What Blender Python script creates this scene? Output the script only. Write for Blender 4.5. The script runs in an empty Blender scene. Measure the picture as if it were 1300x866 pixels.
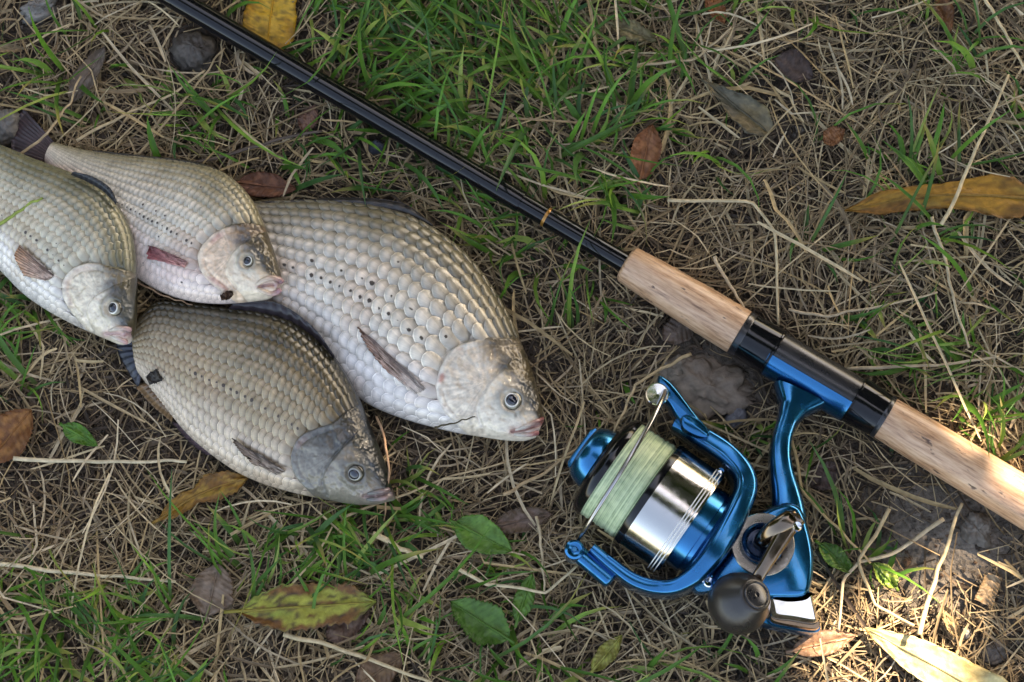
import bpy, math, random
import numpy as np
from mathutils import Vector

# ------------------------------------------------------------------ camera, sky, sun, exposure
SC = bpy.context.scene
TILT = math.radians(12.0); DIST = 1.10; WID = 0.48
CAM = np.array([0.0, -DIST*math.sin(TILT), DIST*math.cos(TILT)])
FWD = np.array([0.0, math.sin(TILT), -math.cos(TILT)])
UPV = np.array([0.0, math.cos(TILT), math.sin(TILT)])
KPX = WID/1300.0/DIST
cd = bpy.data.cameras.new('camera'); cam = bpy.data.objects.new('camera', cd)
SC.collection.objects.link(cam); SC.camera = cam
cd.sensor_width = 36.0; cd.lens = 36.0*DIST/WID; cd.clip_start = 0.05; cd.clip_end = 400.0
cam.location = CAM; cam.rotation_euler = (TILT, 0, 0)

SUN_EL = math.radians(44.0); SUN_AZ = math.radians(35.0)      # azimuth from +x towards +y
LDIR = np.array([math.cos(SUN_EL)*math.cos(SUN_AZ), math.cos(SUN_EL)*math.sin(SUN_AZ), math.sin(SUN_EL)])
world = bpy.data.worlds.new('World'); SC.world = world; world.use_nodes = True
wn = world.node_tree.nodes; wl = world.node_tree.links
bg = wn['Background']; sky = wn.new('ShaderNodeTexSky'); sky.sky_type = 'NISHITA'; sky.sun_disc = False
sky.sun_elevation = SUN_EL; sky.sun_rotation = math.pi/2 - SUN_AZ
sky.air_density = 1.0; sky.dust_density = 2.5; sky.ozone_density = 1.0
wl.new(sky.outputs[0], bg.inputs[0]); bg.inputs[1].default_value = 0.12
sd = bpy.data.lights.new('sun', 'SUN'); sun = bpy.data.objects.new('sun', sd); SC.collection.objects.link(sun)
sd.energy = 4.0; sd.angle = math.radians(0.53); sd.color = (1.0, 0.93, 0.82)
sun.rotation_euler = Vector(LDIR).to_track_quat('Z', 'Y').to_euler(); sun.location = (2, 2, 4)
vs = SC.view_settings
vs.view_transform = 'Standard'; vs.look = 'None'; vs.gamma = 1.0; vs.use_curve_mapping = False
vs.exposure = 2.62
vs.use_white_balance = True; vs.white_balance_temperature = 8500; vs.white_balance_tint = 14

# ------------------------------------------------------------------ helpers
rng = np.random.default_rng(7); random.seed(7)
COL = SC.collection

def P(u, v, z=0.0):
    """world point at height z (metres) under a reading of the photograph"""
    r = FWD + np.array([1.0, 0, 0])*(u-650.0)*KPX + UPV*(433.0-v)*KPX
    return CAM + r*((z-CAM[2])/r[2])

def PX(p):
    d = np.asarray(p) - CAM
    w = d @ FWD
    return np.stack([650.0 + d[..., 0]/w/KPX, 433.0 - (d @ UPV)/w/KPX], -1)

def lin(h):
    h = h.lstrip('#'); c = np.array([int(h[i:i+2], 16)/255.0 for i in (0, 2, 4)])
    return np.where(c <= 0.04045, c/12.92, ((c+0.055)/1.055)**2.4)

def sstep(a, b, x):
    t = np.clip((x-a)/(b-a), 0, 1); return t*t*(3-2*t)

def vnoise(x, y, seed=0):
    x = np.asarray(x, float); y = np.asarray(y, float)
    xi = np.floor(x).astype(np.int64); yi = np.floor(y).astype(np.int64)
    fx = x-xi; fy = y-yi; fx = fx*fx*(3-2*fx); fy = fy*fy*(3-2*fy)
    def h(a, b):
        n = (a*374761393 + b*668265263 + seed*974634777) & 0xffffffff
        n = ((n ^ (n >> 13))*1274126177) & 0xffffffff
        return ((n ^ (n >> 16)) & 0xffff)/65535.0
    return (h(xi, yi)*(1-fx)+h(xi+1, yi)*fx)*(1-fy) + (h(xi, yi+1)*(1-fx)+h(xi+1, yi+1)*fx)*fy

def fbm(x, y, seed=0, octv=4):
    s = 0; a = 0.5; t = 0
    for o in range(octv):
        s = s + a*vnoise(x*2**o, y*2**o, seed+o*17); t += a; a *= 0.5
    return s/t

def cat(pts, n, closed=False):
    """Catmull-Rom curve through pts, n samples evenly in index"""
    p = np.asarray(pts, float)
    if closed:
        p = np.vstack([p[-1], p, p[0], p[1]]); m = len(pts)
        ts = np.linspace(0, m, n, endpoint=False)
    else:
        p = np.vstack([2*p[0]-p[1], p, 2*p[-1]-p[-2]]); m = len(pts)-1
        ts = np.linspace(0, m, n)
    i = np.minimum(np.floor(ts).astype(int), m-1); t = (ts-i)[:, None]
    a, b, c, d = p[i], p[i+1], p[i+2], p[i+3]
    return 0.5*((2*b)+(c-a)*t+(2*a-5*b+4*c-d)*t*t+(3*b-a-3*c+d)*t**3)

def even(pts, n):
    d = np.r_[0, np.cumsum(np.linalg.norm(np.diff(pts, axis=0), axis=1))]
    q = np.linspace(0, d[-1], n)
    return np.stack([np.interp(q, d, pts[:, k]) for k in range(pts.shape[1])], -1)

def seg_dist(q, poly):
    """distance of points q (N,2) to polyline, and the side of it (+ = left)"""
    best = np.full(len(q), 1e9); side = np.zeros(len(q))
    for a, b in zip(poly[:-1], poly[1:]):
        ab = b-a; L = ab@ab + 1e-9
        t = np.clip(((q-a)@ab)/L, 0, 1); w = q-(a+t[:, None]*ab)
        d = np.linalg.norm(w, axis=1); m = d < best
        cr = ab[0]*(q[:, 1]-a[1])-ab[1]*(q[:, 0]-a[0])
        best = np.where(m, d, best); side = np.where(m, np.sign(cr), side)
    return best, side

ORG = {}
def mk(name, V, F, material, parent=None, smooth=True, col=None, uv=None):
    V = np.asarray(V, float)
    o0 = ORG.get(parent.name, np.zeros(3)) if parent is not None else np.zeros(3)
    me = bpy.data.meshes.new(name)
    if isinstance(F, np.ndarray):
        k = F.shape[1]; nf = len(F)
        me.vertices.add(len(V)); me.vertices.foreach_set('co', (V-o0).ravel())
        me.loops.add(nf*k); me.loops.foreach_set('vertex_index', F.astype(np.int32).ravel())
        me.polygons.add(nf); me.polygons.foreach_set('loop_start', np.arange(0, nf*k, k, dtype=np.int32))
        me.update(calc_edges=True)
    else:
        me.from_pydata((V-o0).tolist(), [], F); me.update()
    me.polygons.foreach_set('use_smooth', np.full(len(me.polygons), smooth))
    if col is not None:
        c = np.asarray(col, float); c = np.hstack([c, np.ones((len(c), 1))]) if c.shape[1] == 3 else c
        at = me.color_attributes.new('Col', 'FLOAT_COLOR', 'POINT'); at.data.foreach_set('color', c.ravel())
    if uv is not None:
        at = me.attributes.new('suv', 'FLOAT2', 'POINT'); at.data.foreach_set('vector', np.asarray(uv, float).ravel())
    me.materials.append(material)
    ob = bpy.data.objects.new(name, me); COL.objects.link(ob)
    if parent is not None:
        ob.parent = parent; ORG[ob.name] = o0
    else:
        ORG[ob.name] = np.zeros(3)
    return ob

def tag(o, label=None, cat_=None, group=None, kind=None):
    if label: o['label'] = label
    if cat_: o['category'] = cat_
    if group: o['group'] = group
    if kind: o['kind'] = kind
    return o

def thing(name, loc, label, cat_, group=None):
    o = bpy.data.objects.new(name, None); COL.objects.link(o); o.location = loc; o.empty_display_size = 0.01
    ORG[o.name] = np.array(loc, float); return tag(o, label, cat_, group)

def join(*parts):
    Vs, Fs, n = [], [], 0
    for V, F in parts:
        Vs.append(np.asarray(V)); Fs += [tuple(int(i)+n for i in f) for f in F]; n += len(V)
    return np.vstack(Vs), Fs

def gridfaces(n, m, wrap=False):
    f = []
    mm = m if wrap else m-1
    i, j = np.meshgrid(np.arange(n-1), np.arange(mm), indexing='ij')
    a = i*m+j; b = i*m+(j+1) % m
    return np.stack([a, b, b+m, a+m], -1).reshape(-1, 4)

def frame_of(path, up=(0, 0, 1)):
    t = np.gradient(path, axis=0); t /= np.linalg.norm(t, axis=1)[:, None]+1e-12
    up = np.broadcast_to(np.asarray(up, float), path.shape)
    s = np.cross(t, up); s /= np.linalg.norm(s, axis=1)[:, None]+1e-9
    n = np.cross(s, t); return t, s, n

def sweep(path, w, h, nseg=12, power=2.0, up=(0, 0, 1), caps=True):
    """closed tube of superelliptic section (half width w, half height h) along path"""
    n = len(path); w = np.broadcast_to(w, n); h = np.broadcast_to(h, n)
    t, s, nn = frame_of(path, up)
    a = np.linspace(0, 2*math.pi, nseg, endpoint=False)
    c = np.sign(np.cos(a))*np.abs(np.cos(a))**(2/power); d = np.sign(np.sin(a))*np.abs(np.sin(a))**(2/power)
    V = path[:, None, :] + s[:, None, :]*(w[:, None]*c)[..., None] + nn[:, None, :]*(h[:, None]*d)[..., None]
    F = [tuple(f) for f in gridfaces(n, nseg, True)]
    V = V.reshape(-1, 3)
    if caps:
        F.append(tuple(range(nseg))[::-1]); F.append(tuple(range((n-1)*nseg, n*nseg)))
    return V, F

def lathe(c0, axis, prof, q, nseg=48, up=(0, 0, 1), a0=0.0, a1=2*math.pi):
    """surface of revolution: prof = [(t, r)] in units q along axis from c0"""
    axis = np.asarray(axis, float)/np.linalg.norm(axis)
    e1 = np.cross(axis, up); 
    if np.linalg.norm(e1) < 1e-3: e1 = np.array([1.0, 0, 0])
    e1 /= np.linalg.norm(e1); e2 = np.cross(e1, axis)
    full = abs(a1-a0-2*math.pi) < 1e-6
    a = np.linspace(a0, a1, nseg, endpoint=not full)
    ring = np.cos(a)[:, None]*e1 + np.sin(a)[:, None]*e2
    V = []
    for t, r in prof: V.append(np.asarray(c0)+axis*t*q+ring*max(r, 1e-3)*q)
    V = np.vstack(V); F = [tuple(f) for f in gridfaces(len(prof), nseg, full)]
    return V, F

def puck(poly, levels, n=60, sharp=False):
    """solid whose outline (photo readings) is lofted through levels [(z, inset px)]"""
    pl = np.asarray(poly, float) if sharp else cat(poly, n, True)
    if sharp: n = len(pl)
    tg = np.roll(pl, -1, 0)-np.roll(pl, 1, 0); tg /= np.linalg.norm(tg, axis=1)[:, None]+1e-9
    nr = np.stack([tg[:, 1], -tg[:, 0]], -1)
    area = 0.5*np.sum(pl[:, 0]*np.roll(pl[:, 1], -1)-np.roll(pl[:, 0], -1)*pl[:, 1])
    if area > 0: nr = -nr
    zt = levels[-1][0]
    V = []
    for z, ins in levels:
        for p, m in zip(pl, nr):
            w = P(*(p+m*ins), zt); V.append([w[0], w[1], z])
    V = np.array(V); L = len(levels)
    F = [tuple(f) for f in gridfaces(L, n, True)]
    F.append(tuple(range(n))[::-1]); F.append(tuple(range((L-1)*n, L*n)))
    return V, F

# ------------------------------------------------------------------ materials
def new_mat(name):
    m = bpy.data.materials.new(name); m.use_nodes = True
    b = m.node_tree.nodes['Principled BSDF']; return m, m.node_tree.nodes, m.node_tree.links, b

def simple(name, base, rough=0.5, metal=0.0, coat=0.0, spec=0.5, coat_rough=0.05, noise=None, bump=None):
    m, N, L, b = new_mat(name)
    b.inputs['Base Color'].default_value = (*base, 1); b.inputs['Roughness'].default_value = rough
    b.inputs['Metallic'].default_value = metal; b.inputs['Coat Weight'].default_value = coat
    b.inputs['Coat Roughness'].default_value = coat_rough; b.inputs['Specular IOR Level'].default_value = spec
    tc = N.new('ShaderNodeTexCoord')
    if noise:
        sc, amt = noise
        n = N.new('ShaderNodeTexNoise'); n.inputs['Scale'].default_value = sc; n.inputs['Detail'].default_value = 5
        L.new(tc.outputs['Object'], n.inputs['Vector'])
        r = N.new('ShaderNodeMapRange'); r.inputs[1].default_value = .3; r.inputs[2].default_value = .7
        r.inputs[3].default_value = max(rough-amt, .02); r.inputs[4].default_value = rough+amt
        L.new(n.outputs['Fac'], r.inputs['Value']); L.new(r.outputs[0], b.inputs['Roughness'])
        mx = N.new('ShaderNodeMix'); mx.data_type = 'RGBA'; mx.blend_type = 'MULTIPLY'
        mx.inputs['Factor'].default_value = 0.35; mx.inputs['A'].default_value = (*base, 1)
        L.new(n.outputs['Color'], mx.inputs['B']); 
    if bump:
        sc, st, ds = bump
        n2 = N.new('ShaderNodeTexNoise'); n2.inputs['Scale'].default_value = sc; n2.inputs['Detail'].default_value = 4
        L.new(tc.outputs['Object'], n2.inputs['Vector'])
        bp = N.new('ShaderNodeBump'); bp.inputs['Strength'].default_value = st; bp.inputs['Distance'].default_value = ds
        L.new(n2.outputs['Fac'], bp.inputs['Height']); L.new(bp.outputs[0], b.inputs['Normal'])
    return m

def attr_mat(name, rough=0.5, metal=0.0, coat=0.0, transl=0.0, nsc=None, namt=0.3, bump=None, spec=0.5, crough=0.1):
    """pigment from the Col attribute, with fine noise and relief"""
    m, N, L, b = new_mat(name)
    a = N.new('ShaderNodeAttribute'); a.attribute_name = 'Col'
    tc = N.new('ShaderNodeTexCoord'); out = a.outputs['Color']
    if nsc:
        n = N.new('ShaderNodeTexNoise'); n.inputs['Scale'].default_value = nsc; n.inputs['Detail'].default_value = 4
        L.new(tc.outputs['Object'], n.inputs['Vector'])
        r = N.new('ShaderNodeMapRange'); r.inputs[1].default_value = .28; r.inputs[2].default_value = .72
        r.inputs[3].default_value = 1-namt; r.inputs[4].default_value = 1+namt
        L.new(n.outputs['Fac'], r.inputs['Value'])
        mx = N.new('ShaderNodeVectorMath'); mx.operation = 'SCALE'
        L.new(out, mx.inputs[0]); L.new(r.outputs[0], mx.inputs['Scale']); out = mx.outputs[0]
    L.new(out, b.inputs['Base Color'])
    b.inputs['Roughness'].default_value = rough; b.inputs['Metallic'].default_value = metal
    b.inputs['Coat Weight'].default_value = coat; b.inputs['Coat Roughness'].default_value = crough
    b.inputs['Specular IOR Level'].default_value = spec
    if bump:
        sc, st, ds = bump
        n2 = N.new('ShaderNodeTexNoise'); n2.inputs['Scale'].default_value = sc; n2.inputs['Detail'].default_value = 5
        L.new(tc.outputs['Object'], n2.inputs['Vector'])
        bp = N.new('ShaderNodeBump'); bp.inputs['Strength'].default_value = st; bp.inputs['Distance'].default_value = ds
        L.new(n2.outputs['Fac'], bp.inputs['Height']); L.new(bp.outputs[0], b.inputs['Normal'])
    if transl > 0:
        t = N.new('ShaderNodeBsdfTranslucent'); L.new(out, t.inputs['Color'])
        ms = N.new('ShaderNodeMixShader'); ms.inputs[0].default_value = transl
        L.new(b.outputs[0], ms.inputs[1]); L.new(t.outputs[0], ms.inputs[2])
        L.new(ms.outputs[0], N['Material Output'].inputs['Surface'])
    return m

M = {}
M['blue'] = simple('blue_lacquered_metal', (0.0003, 0.160, 0.36), 0.22, 0.92, 0.5, noise=(90, .07), coat_rough=0.04)
M['blue_dark'] = simple('dark_blue_metal', (0.002, 0.03, 0.09), 0.22, 0.6, 1.0)
M['chrome'] = simple('chrome', (0.78, 0.79, 0.80), 0.10, 1.0, noise=(300, .05))
M['steel'] = simple('brushed_steel', (0.56, 0.54, 0.50), 0.16, 1.0, noise=(400, .06))
M['ring'] = simple('satin_metal_ring', (0.27, 0.255, 0.23), 0.30, 1.0, noise=(500, .08))
M['bronze'] = simple('bronze_plating', (0.20, 0.145, 0.10), 0.17, 1.0, 0.4, noise=(200, .07))
M['black'] = simple('black_gloss', (0.005, 0.005, 0.006), 0.10, 0.0, 0.0, spec=.42, noise=(60, .05))
M['seat'] = simple('black_satin', (0.016, 0.016, 0.018), 0.30, 0.0, 0.4, noise=(80, .1), coat_rough=.2)
M['rubber'] = simple('dark_knob_rubber', (0.022, 0.018, 0.016), 0.34, 0.0, 0.3, noise=(120, .1), bump=(700, .15, .0005), coat_rough=.25)
M['gold'] = simple('gold_thread', (0.45, 0.20, 0.04), 0.35, 0.6, 0.5)
M['wire'] = simple('bail_wire_steel', (0.42, 0.40, 0.38), 0.22, 1.0)
M['strand'] = simple('pale_line_strand', (0.75, 0.75, 0.70), 0.35, 0.0, 0.5)
M['pupil'] = simple('eye_pupil', (0.004, 0.007, 0.016), 0.06, 0.0, 1.0)
M['iris'] = attr_mat('eye_iris', 0.12, 0.15, 1.0, crough=0.03)
M['skin'] = attr_mat('wet_fish_skin', 0.36, 0.08, 0.75, nsc=420, namt=.16, bump=(900, .30, .0006), crough=0.16)
M['fin'] = attr_mat('fish_fin', 0.38, 0.0, 0.5, transl=0.25, nsc=500, namt=.25)
M['lip'] = attr_mat('fish_lip', 0.34, 0.0, 0.8, nsc=400, namt=.2, bump=(700, .3, .0006))
M['grass'] = attr_mat('green_grass', 0.48, 0.0, 0.0, transl=0.30, nsc=160, namt=.22, spec=.4)
M['straw'] = attr_mat('dry_grass', 0.62, 0.0, 0.0, transl=0.10, nsc=350, namt=.25, spec=.3)
M['stalk'] = attr_mat('dry_stalk', 0.55, 0.0, 0.0, nsc=300, namt=.25, bump=(900, .3, .0005), spec=.35)
M['leaf'] = attr_mat('fallen_leaf', 0.52, 0.0, 0.1, transl=0.15, nsc=330, namt=.22, bump=(420, .5, .0012), spec=.4, crough=.3)
M['greenleaf'] = attr_mat('weed_leaf', 0.42, 0.0, 0.15, transl=0.25, nsc=200, namt=.2, bump=(300, .4, .001), spec=.4, crough=.25)
M['stone'] = attr_mat('pebble', 0.6, 0.0, 0.0, nsc=250, namt=.3, bump=(350, .5, .001), spec=.4)
M['soil'] = attr_mat('soil', 0.85, 0.0, 0.0, nsc=380, namt=.42, bump=(520, .9, .002), spec=.25)
M['bark'] = attr_mat('bark', 0.85, 0.0, 0.0, nsc=60, namt=.4, bump=(60, .8, .01), spec=.2)

def scale_mat():
    m, N, L, b = new_mat('fish_scale')
    a = N.new('ShaderNodeAttribute'); a.attribute_name = 'Col'
    u = N.new('ShaderNodeAttribute'); u.attribute_name = 'suv'
    sp = N.new('ShaderNodeSeparateXYZ'); L.new(u.outputs['Vector'], sp.inputs[0])
    # radial striae: noise over the angle only
    at = N.new('ShaderNodeMath'); at.operation = 'ARCTAN2'
    ad = N.new('ShaderNodeMath'); ad.operation = 'ADD'; ad.inputs[1].default_value = 0.7; L.new(sp.outputs[1], ad.inputs[0])
    L.new(sp.outputs[0], at.inputs[0]); L.new(ad.outputs[0], at.inputs[1])
    cx = N.new('ShaderNodeCombineXYZ'); L.new(at.outputs[0], cx.inputs[0])
    oi = N.new('ShaderNodeTexCoord')
    n = N.new('ShaderNodeTexNoise'); n.inputs['Scale'].default_value = 9; n.inputs['Detail'].default_value = 3
    L.new(cx.outputs[0], n.inputs['Vector'])
    n2 = N.new('ShaderNodeTexNoise'); n2.inputs['Scale'].default_value = 260; n2.inputs['Detail'].default_value = 4
    L.new(oi.outputs['Object'], n2.inputs['Vector'])
    s = N.new('ShaderNodeMath'); s.operation = 'ADD'; L.new(n.outputs['Fac'], s.inputs[0]); L.new(n2.outputs['Fac'], s.inputs[1])
    r = N.new('ShaderNodeMapRange'); r.inputs[1].default_value = .7; r.inputs[2].default_value = 1.3
    r.inputs[3].default_value = .84; r.inputs[4].default_value = 1.16; L.new(s.outputs[0], r.inputs['Value'])
    mx = N.new('ShaderNodeVectorMath'); mx.operation = 'SCALE'
    L.new(a.outputs['Color'], mx.inputs[0]); L.new(r.outputs[0], mx.inputs['Scale'])
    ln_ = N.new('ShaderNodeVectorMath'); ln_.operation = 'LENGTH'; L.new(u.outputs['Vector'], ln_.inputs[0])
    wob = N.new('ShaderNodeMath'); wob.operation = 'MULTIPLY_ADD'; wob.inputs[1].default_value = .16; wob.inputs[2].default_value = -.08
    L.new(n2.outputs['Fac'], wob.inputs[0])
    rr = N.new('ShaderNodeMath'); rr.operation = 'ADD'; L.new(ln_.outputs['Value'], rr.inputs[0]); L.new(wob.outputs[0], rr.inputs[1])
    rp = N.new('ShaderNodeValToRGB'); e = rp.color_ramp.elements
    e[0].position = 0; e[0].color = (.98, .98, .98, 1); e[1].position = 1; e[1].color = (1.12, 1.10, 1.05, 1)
    for ps, c in ((.40, .97), (.66, .90), (.84, .76), (.90, .84), (.945, 1.15)):  # edge pigment, with dome shading and a bright rim painted in
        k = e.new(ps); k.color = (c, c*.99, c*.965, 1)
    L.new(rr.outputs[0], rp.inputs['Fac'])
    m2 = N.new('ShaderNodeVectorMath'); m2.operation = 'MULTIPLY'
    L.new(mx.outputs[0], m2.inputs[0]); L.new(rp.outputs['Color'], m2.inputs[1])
    # pigment spots (flag in alpha)
    sb_ = N.new('ShaderNodeVectorMath'); sb_.operation = 'DISTANCE'; sb_.inputs[1].default_value = (-.18, .30, 0); L.new(u.outputs['Vector'], sb_.inputs[0])
    sq = N.new('ShaderNodeMath'); sq.operation = 'MULTIPLY_ADD'; sq.inputs[1].default_value = .6; L.new(n2.outputs['Fac'], sq.inputs[0]); L.new(sb_.outputs['Value'], sq.inputs[2])
    sr_ = N.new('ShaderNodeMapRange'); sr_.inputs[1].default_value = .47; sr_.inputs[2].default_value = .40; L.new(sq.outputs[0], sr_.inputs['Value'])
    sf = N.new('ShaderNodeMath'); sf.operation = 'SUBTRACT'; sf.inputs[0].default_value = 1.0; L.new(a.outputs['Alpha'], sf.inputs[1])
    sm_ = N.new('ShaderNodeMath'); sm_.operation = 'MULTIPLY'; L.new(sf.outputs[0], sm_.inputs[0]); L.new(sr_.outputs[0], sm_.inputs[1])
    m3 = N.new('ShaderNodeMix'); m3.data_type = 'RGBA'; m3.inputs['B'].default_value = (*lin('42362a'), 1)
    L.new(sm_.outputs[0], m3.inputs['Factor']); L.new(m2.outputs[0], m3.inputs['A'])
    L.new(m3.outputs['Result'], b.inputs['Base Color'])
    b.inputs['Roughness'].default_value = .34; b.inputs['Metallic'].default_value = .16
    b.inputs['Coat Weight'].default_value = .6; b.inputs['Coat Roughness'].default_value = .2
    bp = N.new('ShaderNodeBump'); bp.inputs['Strength'].default_value = .25; bp.inputs['Distance'].default_value = .0004
    L.new(s.outputs[0], bp.inputs['Height']); L.new(bp.outputs[0], b.inputs['Normal'])
    return m
M['scale'] = scale_mat()

def cork_mat(axis):
    """axis: unit vector of the rod; grain is stretched along it"""
    m, N, L, b = new_mat('varnished_cork')
    tc = N.new('ShaderNodeTexCoord')
    mp = N.new('ShaderNodeMapping'); mp.vector_type = 'TEXTURE'
    mp.inputs['Rotation'].default_value = (0, 0, math.atan2(axis[1], axis[0])); mp.inputs['Scale'].default_value = (9.0, 1, 1)
    L.new(tc.outputs['Object'], mp.inputs['Vector'])
    n = N.new('ShaderNodeTexNoise'); n.inputs['Scale'].default_value = 620; n.inputs['Detail'].default_value = 6; n.inputs['Roughness'].default_value = .65
    L.new(mp.outputs[0], n.inputs['Vector'])
    r = N.new('ShaderNodeValToRGB'); e = r.color_ramp.elements
    e[0].position = .30; e[0].color = (*lin('7e573c'), 1); e[1].position = .64; e[1].color = (*lin('dcb592'), 1)
    k = e.new(.46); k.color = (*lin('c39672'), 1)
    L.new(n.outputs['Fac'], r.inputs['Fac'])
    n2 = N.new('ShaderNodeTexNoise'); n2.inputs['Scale'].default_value = 300; n2.inputs['Detail'].default_value = 3
    mp2 = N.new('ShaderNodeMapping'); mp2.vector_type = 'TEXTURE'
    mp2.inputs['Rotation'].default_value = mp.inputs['Rotation'].default_value; mp2.inputs['Scale'].default_value = (2.6, 1, 1)
    L.new(tc.outputs['Object'], mp2.inputs['Vector']); L.new(mp2.outputs[0], n2.inputs['Vector'])
    pit = N.new('ShaderNodeMapRange'); pit.inputs[1].default_value = .66; pit.inputs[2].default_value = .72
    L.new(n2.outputs['Fac'], pit.inputs['Value'])
    mx = N.new('ShaderNodeMix'); mx.data_type = 'RGBA'; mx.inputs['B'].default_value = (*lin('5c4030'), 1)
    L.new(pit.outputs[0], mx.inputs['Factor']); L.new(r.outputs[0], mx.inputs['A'])
    L.new(mx.outputs['Result'], b.inputs['Base Color'])
    b.inputs['Roughness'].default_value = .42; b.inputs['Coat Weight'].default_value = .7; b.inputs['Coat Roughness'].default_value = .14
    bp = N.new('ShaderNodeBump'); bp.inputs['Strength'].default_value = .5; bp.inputs['Distance'].default_value = .0006
    sub = N.new('ShaderNodeMath'); sub.operation = 'SUBTRACT'
    L.new(n.outputs['Fac'], sub.inputs[0]); L.new(pit.outputs[0], sub.inputs[1])
    L.new(sub.outputs[0], bp.inputs['Height']); L.new(bp.outputs[0], b.inputs['Normal']); L.new(bp.outputs[0], b.inputs['Coat Normal'])
    return m

def line_mat(c0, axis, q):
    m, N, L, b = new_mat('braided_line')
    tc = N.new('ShaderNodeTexCoord')
    dt = N.new('ShaderNodeVectorMath'); dt.operation = 'DOT_PRODUCT'; dt.inputs[1].default_value = tuple(axis)
    L.new(tc.outputs['Object'], dt.inputs[0])
    cx = N.new('ShaderNodeCombineXYZ'); L.new(dt.outputs['Value'], cx.inputs[0])
    n = N.new('ShaderNodeTexNoise'); n.inputs['Scale'].default_value = 1500; n.inputs['Detail'].default_value = 2
    L.new(cx.outputs[0], n.inputs['Vector'])
    n3 = N.new('ShaderNodeTexNoise'); n3.inputs['Scale'].default_value = 260; n3.inputs['Detail'].default_value = 2
    L.new(tc.outputs['Object'], n3.inputs['Vector'])
    s = N.new('ShaderNodeMath'); s.operation = 'MULTIPLY_ADD'; s.inputs[1].default_value = .35
    L.new(n3.outputs['Fac'], s.inputs[0]); L.new(n.outputs['Fac'], s.inputs[2])
    r = N.new('ShaderNodeValToRGB'); e = r.color_ramp.elements
    e[0].position = .44; e[0].color = (*lin('5f8360'), 1); e[1].position = .74; e[1].color = (*lin('c9d8b0'), 1)
    L.new(s.outputs[0], r.inputs['Fac']); L.new(r.outputs[0], b.inputs['Base Color'])
    b.inputs['Roughness'].default_value = .42; b.inputs['Coat Weight'].default_value = .25; b.inputs['Coat Roughness'].default_value = .35
    bp = N.new('ShaderNodeBump'); bp.inputs['Strength'].default_value = .6; bp.inputs['Distance'].default_value = .0005
    L.new(n.outputs['Fac'], bp.inputs['Height']); L.new(bp.outputs[0], b.inputs['Normal'])
    return m

# ------------------------------------------------------------------ the ground: one sheet out to the horizon
def blob(uv, blobs):
    s = np.zeros(len(uv))
    for u, v, ru, rv, w in blobs:
        s = s + w*np.exp(-(((uv[:, 0]-u)/ru)**2+((uv[:, 1]-v)/rv)**2))
    return s
def ground_h(x, y):
    return 0.0045*(fbm(x*22, y*22, 3)-.5)*2 + 0.0022*(fbm(x*90, y*90, 9)-.5)*2 + .0010*(fbm(x*330, y*330, 5, 3)-.5)*2 - .0015
core = np.linspace(-.62, .62, 390)
ext = .62*np.geomspace(1.02, 160, 46)
xs = np.r_[-ext[::-1], core, ext]
core2 = np.linspace(-.48, .52, 310)
ys = np.r_[.02-.50*np.geomspace(1.02, 200, 46)[::-1], core2, .02+.50*np.geomspace(1.02, 200, 46)]
gx, gy = np.meshgrid(xs, ys, indexing='ij')
gz = ground_h(gx, gy)
gz = np.where(np.hypot(gx, gy) > 3, gz-.004, gz)
GV = np.stack([gx, gy, gz], -1).reshape(-1, 3)
guv = PX(GV*[1, 1, 0])
k1 = fbm(GV[:, 0]*16, GV[:, 1]*16, 31); k2 = fbm(GV[:, 0]*120, GV[:, 1]*120, 41)
gc = lin('453a31')*(1-k1[:, None])+lin('665c52')*k1[:, None]
bare = np.clip(blob(guv, [(1190, 700, 130, 90, 1.0), (900, 490, 70, 45, .7), (940, 130, 90, 60, .25)]), 0, 1)[:, None]
gc = gc*(1-bare)+lin('7b7268')*bare
gc = gc*(.70+.6*k2[:, None])
ground = mk('ground', GV, gridfaces(len(xs), len(ys)), M['soil'], col=gc)
tag(ground, kind='structure')

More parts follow.
